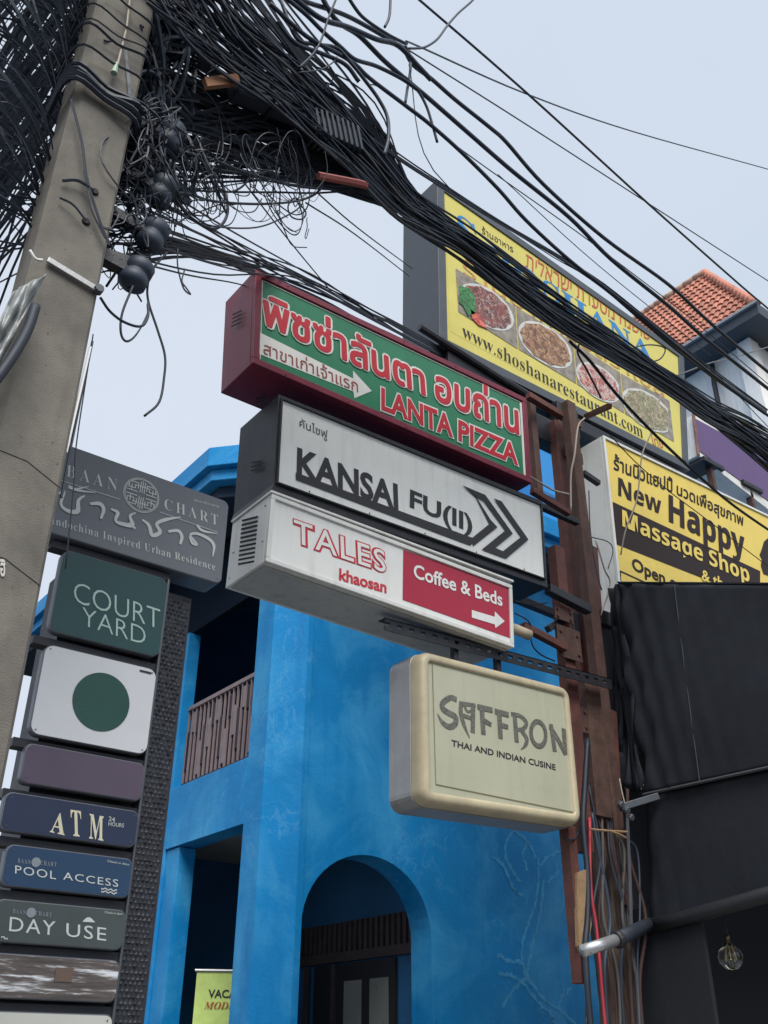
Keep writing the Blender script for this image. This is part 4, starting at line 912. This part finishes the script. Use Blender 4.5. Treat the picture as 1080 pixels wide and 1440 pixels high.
MB().tube(catmull([QY(100, 140, 2.97), QY(115, 200, 2.97), QY(122, 250, 2.97), QY(140, 310, 2.97), QY(154, 345, 2.97)], 5), .006, 5).build('stray_wire', cable_m, pole)
MB().tube(catmull([QY(118, 240, 2.97), QY(127, 290, 2.97), QY(148, 335, 2.97)], 5), .004, 5).build('stray_wire', cable_m, pole)
MB().tube([QY(127, 488, 3.02), QY(93, 636, 3.02)], .006, 6).build('white_conduit', white, pole)
MB().tube([QY(130, 480, 3.04), QY(98, 636, 3.04), QY(86, 700, 3.04)], .005, 6).build('down_lead', cable_m, pole)
cable([(131, 470, 3.3), (108, 620, 3.3), (104, 680, 3.3), (92, 800, 3.3)], .0028, 'hair thin wire hanging in front of the slate hotel board', cable_m, n=4)
mk = conv(0, 600, 3.176)
ptext('ฮิ', mk, (0, 668), (24, 672), (0, 590), 2.996, M('faded stencil paint', (.5, .48, .44), .8), pole, bold=.03, name='stencil_mark')

# round closures and brackets on the pole's right side
def closure(px, py, r, h, label, Y=3.1):
    c = QY(px, py, Y)
    t = thing('cable_closure', label, 'cable closure', c, 'round cable closures on the pole')
    MB().lathe(c+Vector((0, 0, -h/2)), [(r*.45, -.03), (r*.8, -.012), (r, .0), (r, h*.35), (r*.85, h*.42), (r*.85, h*.55), (r, h*.62), (r, h), (r*.7, h+.02)], 18, (.25, -.1, 1)).build('spool', cable_m2, t, smooth=True)
    MB().beam(c, (c.x-.22, 3.12, c.z+.04), .05, .05).build('bracket', black_metal, t)
    MB().lathe(c+Vector((0, 0, -h/2-.045)), [(.012, 0), (.014, .03)], 8).build('end_nut', black_metal, t)
closure(187, 385, .062, .11, 'lowest round black cable closure bracketed to the right of the pole')
closure(210, 330, .06, .12, 'second lowest round black cable closure beside the pole')
closure(222, 268, .06, .12, 'round black cable closure half way up the visible stack beside the pole')
closure(232, 192, .065, .14, 'highest round black cable closure beside the pole, partly lost in wires')
for px, py, lb in ((185, 250, 'upper'), (172, 312, 'middle'), (158, 362, 'lower')):
    a = QY(px-40, py-12, 3.15); b = QY(px+40, py+14, 3.1)
    o = MB().beam(a, b, .05, .05).build('bracket_arm', black_metal, bevel=.004); o['label'] = lb+' black steel arm sticking out from right side of the pole'; o['category'] = 'bracket'
# splice boxes in the bundle
def spl(label, a, b, Y, w_, h_, ribs):
    A_, B_ = QY(*a, Y), QY(*b, Y); t = thing('splice_box', label, 'cable box', A_)
    MB().beam(A_, B_, w_, h_).build('body', cable_m2, t, bevel=.02)
    d = (B_-A_)
    for k in range(ribs):
        p = A_+d*((k+.5)/ribs); MB().beam(p-d.normalized()*.008, p+d.normalized()*.008, w_+.03, h_+.03).build('rib', cable_m, t)
spl('long smooth black splice box hanging in the cable bundle', (325, 120), (424, 160), 3.14, .11, .15, 1)
spl('ribbed black splice closure further down the bundle', (434, 176), (500, 205), 3.16, .11, .15, 9)
o = MB().prism([QY(288, 108, 3.0), QY(335, 103, 3.0), QY(338, 116, 3.0), QY(292, 121, 3.0)], (0, .03, 0)).build('wooden_block', M('orange brown board', (.22, .10, .05), .8, 0, .3, 9, .3)); o['label'] = 'short orange brown board caught in the cables right of pole'; o['category'] = 'board'
o = MB().tube(catmull([QY(378+300/2.16/2, 247, 3.1), QY(505, 258, 3.08), QY(515, 262, 3.08)], 4), .022, 6).build('red_tape', M('faded red tape', (.25, .06, .05), .7)); o['label'] = 'bit of faded red tape wound round the lower bundle'; o['category'] = 'tape'
# plastic sheath on the left of the pole
def sheet(name, label, cat, grid, mat, parent=None):
    rows = len(grid); cols = len(grid[0]); mb = MB()
    mb.add([p for r in grid for p in r], [(i*cols+j, i*cols+j+1, (i+1)*cols+j+1, (i+1)*cols+j) for i in range(rows-1) for j in range(cols-1)])
    o = mb.build(name, mat, parent, smooth=True)
    sm = o.modifiers.new('thick', 'SOLIDIFY'); sm.thickness = .004
    return o
g_ = []
for i in range(40):
    t = i/39; row = []
    for j in range(12):
        u = j/11; px = (66-80*t)*(1-u)+(18-70*t)*u; py = 385+150*t+u*25
        row.append(QY(px, py, 2.94+.012*math.sin(j*1.5+i*.05)+.014*math.sin(i*.22-j*.5)+.006*math.sin(i*.7+j*.9)))
    g_.append(row)
o = sheet('plastic_wrap', '', '', g_, M('dusty grey plastic film', (.22, .235, .235), .35, 0, .4, 12, .3, 40)); o['label'] = 'crumpled dusty grey plastic film wrapped on the left of the pole'; o['category'] = 'wrapping'
cable(yy([(50, 430), (38, 465), (15, 505), (-25, 560)], 2.92, 2.9), .019, 'thick black tube below the crumpled plastic left of the pole', cable_m, name='conduit', n=8)
cable(yy([(60, 366), (50, 364), (42, 352)], 2.95, 2.95), .006, 'bit of white capped flex left of the steel strap', white)

# ------------------------------------------------------------------ wire tangles that nobody could count
def tangle(name, n, gen, rmin, rmax, mat, sides=4):
    mb = MB()
    for k in range(n):
        pts, s_ = gen(k); mb.tube(catmull(pts, s_), rnd.uniform(rmin, rmax), sides, False)
    o = mb.build(name, mat, kind='stuff'); return o
def g_left(k):       # strands leaving from behind the pole, away from the viewer and down
    z = 4.3+3.3*rnd.random()**.55; x = rnd.uniform(.55, .78); y = rnd.uniform(3.29, 3.45); sag = rnd.uniform(-.2, .9); x2 = x-rnd.uniform(.0, .55)
    return [(x, y, z), (x*.8+x2*.2-.06+rnd.uniform(-.22, .12), y+1.2, z-sag*.5+rnd.uniform(-.3, .3)), ((x+x2)/2+rnd.uniform(-.3, .35), y+3.2, z-sag*.9+rnd.uniform(-.5, .5)), (x2, y+6, z-sag), (x2-.3, y+11, z-sag*.6)], 5
tangle('wire_tangle', 95, g_left, .003, .009, cable_m)
def g_left2(k):      # strands leaving the pole along the street to the left
    z = rnd.uniform(4.6, 7.6); a = rnd.uniform(-.5, .35); y = rnd.uniform(2.9, 3.5)
    return [(.62+rnd.uniform(0, .1), 3.3, z), (.42+rnd.uniform(-.05, .05), y, z+a*.2+rnd.uniform(-.12, .06)), (.15, y-.05, z+a*.5+rnd.uniform(-.12, .12)), (-.3, y, z+a), (-1.5, y, z+a*1.5)], 5
tangle('wire_tangle', 190, g_left2, .003, .009, cable_m2)
def g_mass(k):       # dark thick ropes of cable left of pole
    z = rnd.uniform(5.5, 8.2); x = rnd.uniform(.5, .75); y = rnd.uniform(3.3, 3.5); x2 = x-rnd.uniform(.05, .4); sg = rnd.uniform(0, .3)
    return [(x, y, z), (x-.07+rnd.uniform(-.05, .03), y+.8, z-sg), (x2-.05, y+2.5, z-sg*1.3), (x2-.1, y+5, z-sg), (x2-.3, y+11, z)], 5
tangle('wire_tangle', 16, g_mass, .010, .022, cable_m)
def g_right(k):      # strands from behind the pole converging into the bundles
    z = 5.28+abs(rnd.gauss(0, .85)); e = rnd.uniform(510, 565); low = z < 5.7
    E1_ = QY(e, 256+(e-530)*.66+rnd.uniform(-12, 12), 3.32)
    st_ = Vector((.74, rnd.uniform(3.28, 3.45), z)); m1 = st_.lerp(E1_, .3)+Vector((0, rnd.uniform(-.1, .1), rnd.uniform(-.10, .12))); m2 = st_.lerp(E1_, .65)+Vector((0, 0, rnd.uniform(-.05, .08)))
    return [st_, m1, m2, E1_, QY(728+rnd.uniform(-10, 10), 400+rnd.uniform(-8, 8), 3.42)], 6
tangle('wire_tangle', 190, g_right, .003, .010, cable_m)
def g_curl(k):       # loose curls and loops hung below the bundles
    u = rnd.random(); cx = 215+u*u*230; c = QY(cx, 215+u*45+rnd.gauss(0, 30), rnd.uniform(3.0, 3.3))
    r = rnd.uniform(.04, .2); ph = rnd.uniform(0, 6.28); n = rnd.randint(5, 10); pts = []; asp = rnd.uniform(.5, 1.2)
    for i in range(n):
        a = ph+i*.8; pts.append(c+Vector((math.cos(a)*r*asp, math.sin(a*1.3)*.06, math.sin(a)*r))+Vector((rnd.uniform(-.02, .02), 0, rnd.uniform(-.02, .02)))); r *= rnd.uniform(.9, 1.15)
    return pts, 5
tangle('wire_tangle', 95, g_curl, .0016, .0042, cable_m)
def g_rmass(k):      # heavy cables from behind the pole top into the upper bundle
    z = rnd.uniform(5.55, 8.2); st_ = Vector((.78, rnd.uniform(3.28, 3.4), z)); E1_ = QY(470+rnd.uniform(-20, 60), 165+rnd.uniform(-22, 45), 3.2)
    return [st_, st_.lerp(E1_, .3)+Vector((0, 0, rnd.uniform(-.2, .05))), st_.lerp(E1_, .65)+Vector((0, 0, rnd.uniform(-.12, .04))), E1_, QY(605+rnd.uniform(-8, 8), 312+rnd.uniform(-12, 12), 3.35), QY(760, 422+rnd.uniform(-9, 9), 3.45)], 6
tangle('wire_tangle', 55, g_rmass, .006, .015, cable_m)
def g_side(k):       # short vertical and crossing wires between the closures
    z = rnd.uniform(4.6, 5.6); x = rnd.uniform(.87, 1.0)
    pts = [Vector((.80, 3.3, z+.05)), Vector((x, 3.05+rnd.uniform(-.06, .2), z))]
    for i in range(4): pts.append(pts[-1]+Vector((rnd.uniform(-.09, .10), rnd.uniform(-.04, .05), rnd.uniform(-.14, .12))))
    return pts, 4
tangle('wire_tangle', 120, g_side, .002, .006, cable_m)
def g_knot(k):       # dense knots of wire right beside the pole head
    c = Vector((rnd.uniform(.85, 1.12), rnd.uniform(3.1, 3.4), rnd.uniform(5.15, 6.9))); pts = [Vector((.76, 3.3, c.z+rnd.uniform(-.2, .2)))]
    for i in range(6): pts.append(c+Vector((rnd.gauss(0, .10), rnd.gauss(0, .05), rnd.gauss(0, .16))))
    return pts+[Vector((.78, 3.3, c.z+rnd.uniform(-.3, .3)))], 5
tangle('wire_tangle', 85, g_knot, .005, .013, cable_m2)
tl_lab = ['dense mass of thin black wires running away left of the pole', 'crossing slate wires scribbled over the sky left of the pole', 'thick ropes of black cable bunched left of the pole', 'strands of black wire spreading right from the pole', 'fine curly loose wires hanging under the bundles', 'heavy dark cables bunched at the top right of pole', 'short crossing wires between the round closures', 'knotted thicker wires crowded against the right side of the pole head']
for o, lb in zip([x for x in SC.objects if x.name.startswith('wire_tangle')], tl_lab): o['label'] = lb; o['category'] = 'wires'

# ------------------------------------------------------------------ black awning and dark shop
aw_ = thing('black_awning', 'black cloth side curtain and canopy of a street stall awning', 'awning', (5.97, 4.6, 2.2))
XA = 5.98
def PA(px, py): return P(px, py, 0, XA)
TLa, TRa = PA(868, 821), PA(1080, 823); dT = (TRa-TLa)
top_n = TLa+dT*1.9
MLa, MRa = PA(905, 1117), PA(1080, 1079); dM = MRa-MLa; mid_n = MLa+dM*2.2
BLa, BRa = PA(912, 1302), PA(1080, 1254); dB = BRa-BLa; bot_n = BLa+dB*2.2
def curtain(a0, a1, b0, b1, rows, cols, fold, seed):
    g = []; rg = random.Random(seed)
    for i in range(rows):
        t = i/(rows-1); row = []
        for j in range(cols):
            u = j/(cols-1); p = a0.lerp(a1, u).lerp(b0.lerp(b1, u), t)
            f = fold*math.exp(-u*9)*(math.sin(i*.55+j*.9)+.6*math.sin(i*.21-j*1.7))+.005*math.sin(u*14+t*3)*(.3+t)+.008*math.sin(u*4-t*5)
            row.append(p+Vector((f, 0, 0)))
        g.append(row)
    return g
o = sheet('upper_curtain', '', '', curtain(TLa, top_n, MLa, mid_n, 44, 60, .035, 1), cloth, aw_)
off = Vector((.03, 0, 0))
o = sheet('lower_curtain', '', '', curtain(MLa+off, mid_n+off, BLa+off, bot_n+off, 26, 50, .012, 2), cloth, aw_)
MB().tube([MLa+Vector((-.01, 0, -.005)), mid_n+Vector((-.01, 0, -.005))], .012, 6).build('seam_piping', M('charcoal piping', (.05, .055, .06), .7), aw_)
for u in (.22, .62):
    a_, b_ = TLa.lerp(top_n, u), MLa.lerp(mid_n, u)
    MB().tube([a_.lerp(b_, t/8)+Vector((-.008+.005*math.sin(u*14+t/8*3)*(.3+t/8), 0, 0)) for t in range(9)], .004, 5).build('stitched_seam', _m['charcoal piping'], aw_)
# gathered folds left of the curtain
fg = []
for i in range(30):
    t = i/29; row = []
    for j in range(16):
        u = j/15
        a = QY(862, 830, 4.85).lerp(QY(872, 1105, 4.85), t); b = TLa.lerp(MLa, t)
        b = b+Vector((0, -.0, 0))
        p = a.lerp(b, u); row.append(p+Vector((.05*math.sin(j*1.9+t*4)*math.sin(math.pi*min(1, u*1.2)), .04*math.sin(j*1.3+i*.35), 0)))
    fg.append(row)
sheet('gathered_cloth', '', '', fg, cloth, aw_)
# canopy top sloping to the street and unseen far curtain, the curtain added to darken the stall
MB().prism([TLa+Vector((0, 0, .01)), top_n+Vector((0, 0, .01)), top_n+Vector((4.5, 0, .01)), TLa+Vector((4.5, 0, .01))], (0, 0, .012)).build('canopy', cloth, aw_)
MB().prism([TLa+Vector((4.5, 0, 0)), top_n+Vector((4.5, 0, 0)), (XA+4.5, top_n.y, .5), (XA+4.5, TLa.y, .5)], (.01, 0, 0)).build('far_shade_curtain', cloth, aw_)
MB().tube([BLa+Vector((.02, .05, 0)), BLa.lerp(bot_n, .1)+Vector((.02, 0, -.01)), bot_n+Vector((.02, 0, -.01))], .05, 12).build('hem_pipe', M('black tube', (.012, .014, .018), .5), aw_, smooth=True)
s0 = BLa+Vector((.0, .0, .0)); pA = QY(820, 1337, 4.35); pB = QY(866, 1322, 4.32)
MB().tube([pA, pB], .036, 14).build('pipe_end', M('galvanised pipe', (.55, .56, .57), .35, .7, .15, 8, .05), aw_, smooth=True)
MB().tube([pB, PA(912, 1300)], .045, 10).build('pipe_sleeve', cable_m, aw_, smooth=True)
MB().lathe(pB, [(.05, 0), (.055, .01), (.055, .03), (.05, .04)], 14, (pB-pA)).build('pipe_clamp', black_metal, aw_)
MB().lathe(pA+Vector((.03, -.034, -.01)), [(.004, 0), (.006, .004)], 8, (0, 1, 0)).build('pipe_hole', slot_m, aw_)
MB().beam(QY(872, 1136, 4.6), PA(925, 1120), .05, .05).build('clamp_arm', slate, aw_, bevel=.005)
for p in ((876, 1132), (884, 1140), (890, 1150)):
    MB().lathe(QY(*p, 4.55), [(.02, 0), (.026, .008), (.026, .03), (.015, .04)], 8, (0, 1, .3)).build('clamp_bolt', slate, aw_)
MB().tube([QY(882, 1150, 4.58), QY(886, 1240, 4.6), QY(888, 1320, 4.6)], .012, 6).build('hanging_rod', slate, aw_)
MB().tube(catmull([PA(902, 1110), PA(918, 1080), PA(922, 1050)], 4), .006, 5).build('tie_cord', beige, aw_)
stall = thing('stall_interior', 'unlit dark interior of the stall behind the black awning', 'shop', (6.2, 5.0, 0))
dk = M('painted stall shade', (.012, .014, .02), .9)  # near-black colour stands in for the shade inside the stall
MB().box((6.05, 4.92, 0), (11, 4.98, 4.9)).build('back_wall', dk, stall)
MB().box((6.02, 4.3, 0), (6.06, 4.91, 2.6)).build('side_board', dk, stall)
MB().box((10.5, -1, 0), (10.6, 4.9, 4.9)).build('side_wall', dk, stall)
# bulb
bc_ = P(1027, 1345, 0, 6.25)
bu = thing('light_bulb', 'unlit clear glass bulb hanging in the dark stall', 'light bulb', bc_)
MB().lathe(bc_, [(.006, -.083), (.04, -.077), (.072, -.05), (.084, -.005), (.076, .03), (.046, .06), (.024, .078), (.018, .085)], 22).build('glass', M('clear bulb glass', (.9, .9, .85), .03, 0, 0, 2, 0, 10, trans=1.), bu, smooth=True)
MB().lathe(bc_, [(.019, .08), (.02, .12), (.014, .135), (.006, .14)], 14).build('cap', M('brass cap', (.15, .12, .07), .35, .8), bu, smooth=True)
MB().tube([bc_+Vector((0, 0, .13)), bc_+Vector((.01, 0, .9))], .005).build('cord', cable_m, bu)
fil = M('warm filament support', (.65, .5, .25), .3, .6)
for a in range(5):
    q0 = bc_+Vector((math.cos(a*1.26)*.015, math.sin(a*1.26)*.015, .05)); q1 = bc_+Vector((math.cos(a*1.26)*.028, math.sin(a*1.26)*.028, -.02))
    MB().tube([q0, q1], .0022, 5).build('filament', fil, bu)

# ------------------------------------------------------------------ white house with tiled roof
YH = 8.0
Ce = P(1063, 430, 1, YH)
hs = thing('white_house', 'white house with orange tiled hip roof and dark eaves behind the signs', 'house', (Ce.x, YH, 0))
axx, h_, ayy = 1.35, 1.25, None
def proj(p):
    d = p-CAM; z = d.dot(F_); return 540+FPX*d.dot(R_)/z, 720-FPX*d.dot(U_)/z
best = None
for i in range(1, 60):
    for j in range(1, 60):
        for ax_ in (1.0, 1.2, 1.4, 1.6, 1.8):
            p = Ce+Vector((ax_, i*.1, j*.08)); s_ = proj(p); e = abs(s_[0]-991)+abs(s_[1]-387)+abs(j*.08/ax_-.85)*4
            if best is None or e < best[0]: best = (e, ax_, i*.1, j*.08)
_, axx, ayy, h_ = best
LEN = 7.0
E0 = Ce; E1 = Ce+Vector((0, LEN, 0)); R1 = Ce+Vector((axx, LEN, h_)); R0_ = Ce+Vector((axx, ayy, h_)); Bk = Ce+Vector((2*axx, 0, 0))
tile_m = M('terracotta roof tile', (.44, .16, .10), .65, 0, .2, 6, .2, 60, .3, (.3, .1, .05), island=True)
under = M('dark roof underlay', (.10, .03, .02), .9)
MB().add([E0, E1, R1, R0_, Bk, Bk+Vector((0, LEN, 0))], [(0, 1, 2, 3), (0, 3, 4), (3, 2, 5, 4)]).build('roof_deck', under, hs)
up = (R1-E1); sl_len = up.length; un = up/sl_len; nrm = Vector((0, 1, 0)).cross(un).normalized()
if nrm.x > 0: nrm = -nrm
rows = 13; tw = .175; th_ = sl_len/rows
prof = [(-.5, .0), (-.28, .035), (0, .046), (.28, .035), (.5, .0)]
vs = []; 
for s_ in (0, 1):
    for a, b in prof: vs.append(Vector((0, a*tw, 0))+un*(s_*th_*1.12)+nrm*(b+(.035 if s_ == 0 else .0)))
for a, b in prof: vs.append(Vector((0, a*tw, 0))+nrm*(b-.01+.02))
fs = [(i, i+1, 6+i, 5+i) for i in range(4)]+[(i, i+1, 11+i, 10+i) for i in range(4)]
tme = bpy.data.meshes.new('roof_tile'); tme.from_pydata(vs, [], fs); tme.materials.append(tile_m)
cnt = 0; rest = MB()
for r in range(rows):
    ystart = ayy*(r+.3)/rows
    k = 0
    while True:
        y = ystart+tw*.5+k*tw; k += 1
        if y > 6.6: break
        if cnt >= 290 or y > 3.9:
            rest.add([E0+Vector((0, y, 0))+un*(r*th_)+nrm*.01+v for v in vs], fs); continue
        o = link_mesh('roof_tile', tme, hs); o.location = E0+Vector((0, y, 0))+un*(r*th_)-org[hs.name]+nrm*.01; cnt += 1
rest.build('roof_tile', tile_m, hs, kind='stuff')
# hip and ridge caps
hipn = 15
for i in range(hipn):
    a = E0.lerp(R0_, i/hipn); b = E0.lerp(R0_, (i+1.15)/hipn)
    MB().tube([a+Vector((0, 0, .05)), b+Vector((0, 0, .09))], [.12, .10], 8).build('hip_tile', tile_m, hs, smooth=True)
for i in range(16):
    a = R0_.lerp(R1, i/16); b = R0_.lerp(R1, (i+1.1)/16)
    MB().tube([a+Vector((0, 0, .06)), b+Vector((0, 0, .10))], [.12, .10], 8).build('ridge_tile', M('pale mortar ridge', (.42, .27, .2), .8), hs, smooth=True)
fas = M('dark slate fascia', (.045, .06, .075), .6, 0, .15, 3, .05)
MB().box((Ce.x-.06, Ce.y-.06, Ce.z-.28), (Ce.x-.001, Ce.y+LEN, Ce.z+.02)).build('fascia', fas, hs)
MB().box((Ce.x, Ce.y-.06, Ce.z-.28), (Ce.x+2*axx+.06, Ce.y-.001, Ce.z+.02)).build('fascia', fas, hs)
MB().box((Ce.x-.14, Ce.y-.12, Ce.z-.02), (Ce.x-.061, Ce.y+LEN, Ce.z+.05)).build('gutter', M('pale gutter', (.3, .3, .3), .5), hs)
MB().box((Ce.x, Ce.y, Ce.z-.27), (Ce.x+2*axx, Ce.y+LEN, Ce.z-.2)).build('soffit', fas, hs)
MB().box((Ce.x+.6, Ce.y+.6, 0), (Ce.x+4, Ce.y+LEN-.3, Ce.z-.29)).build('wall', wallw, hs)
for y in (Ce.y+.55, Ce.y+2.6):
    MB().box((Ce.x+.45, y, 0), (Ce.x+.8, y+.35, Ce.z-.3)).build('pilaster', wallw, hs)
MB().tube([(Ce.x+.5, Ce.y+1.6, Ce.z-.4), (Ce.x+.42, Ce.y+1.6, Ce.z-1.0), (Ce.x+.42, Ce.y+1.6, 0)], .06, 8).build('downpipe', black_metal, hs)
for z in (Ce.z-1.6, Ce.z-3.0, Ce.z-5.6):
    MB().box((Ce.x+.5, Ce.y+1.9, z-.9), (Ce.x+.62, Ce.y+2.5, z)).build('window', glass_dark, hs)
# pale roof with struts between purple and yellow signs
pr = thing('metal_roof', 'pale corrugated canopy roof with struts seen between purple and yellow signs', 'roof', QY(1000, 700, 7.5))
g0 = [QY(990, 668, 7.5), QY(1180, 760, 7.5), QY(1180, 830, 7.5), QY(985, 730, 7.5)]
for k in range(9):
    a = QY(960+k*24, 655+k*12, 7.5)
    MB().box((a.x, 7.5, a.z-1.2), (a.x+.05, 7.55, a.z+.3)).build('strut', M('grey steel strut', (.25, .26, .27), .5, .5), pr)
for k in range(3):
    MB().beam(QY(955, 690+k*16, 7.5), QY(1180, 808+k*14, 7.5), .08, .06).build('rail', _m['grey steel strut'], pr)
MB().beam(QY(1050, 730, 7.2), QY(1120, 690, 7.2), .2, .1).build('louvre', alu, pr)
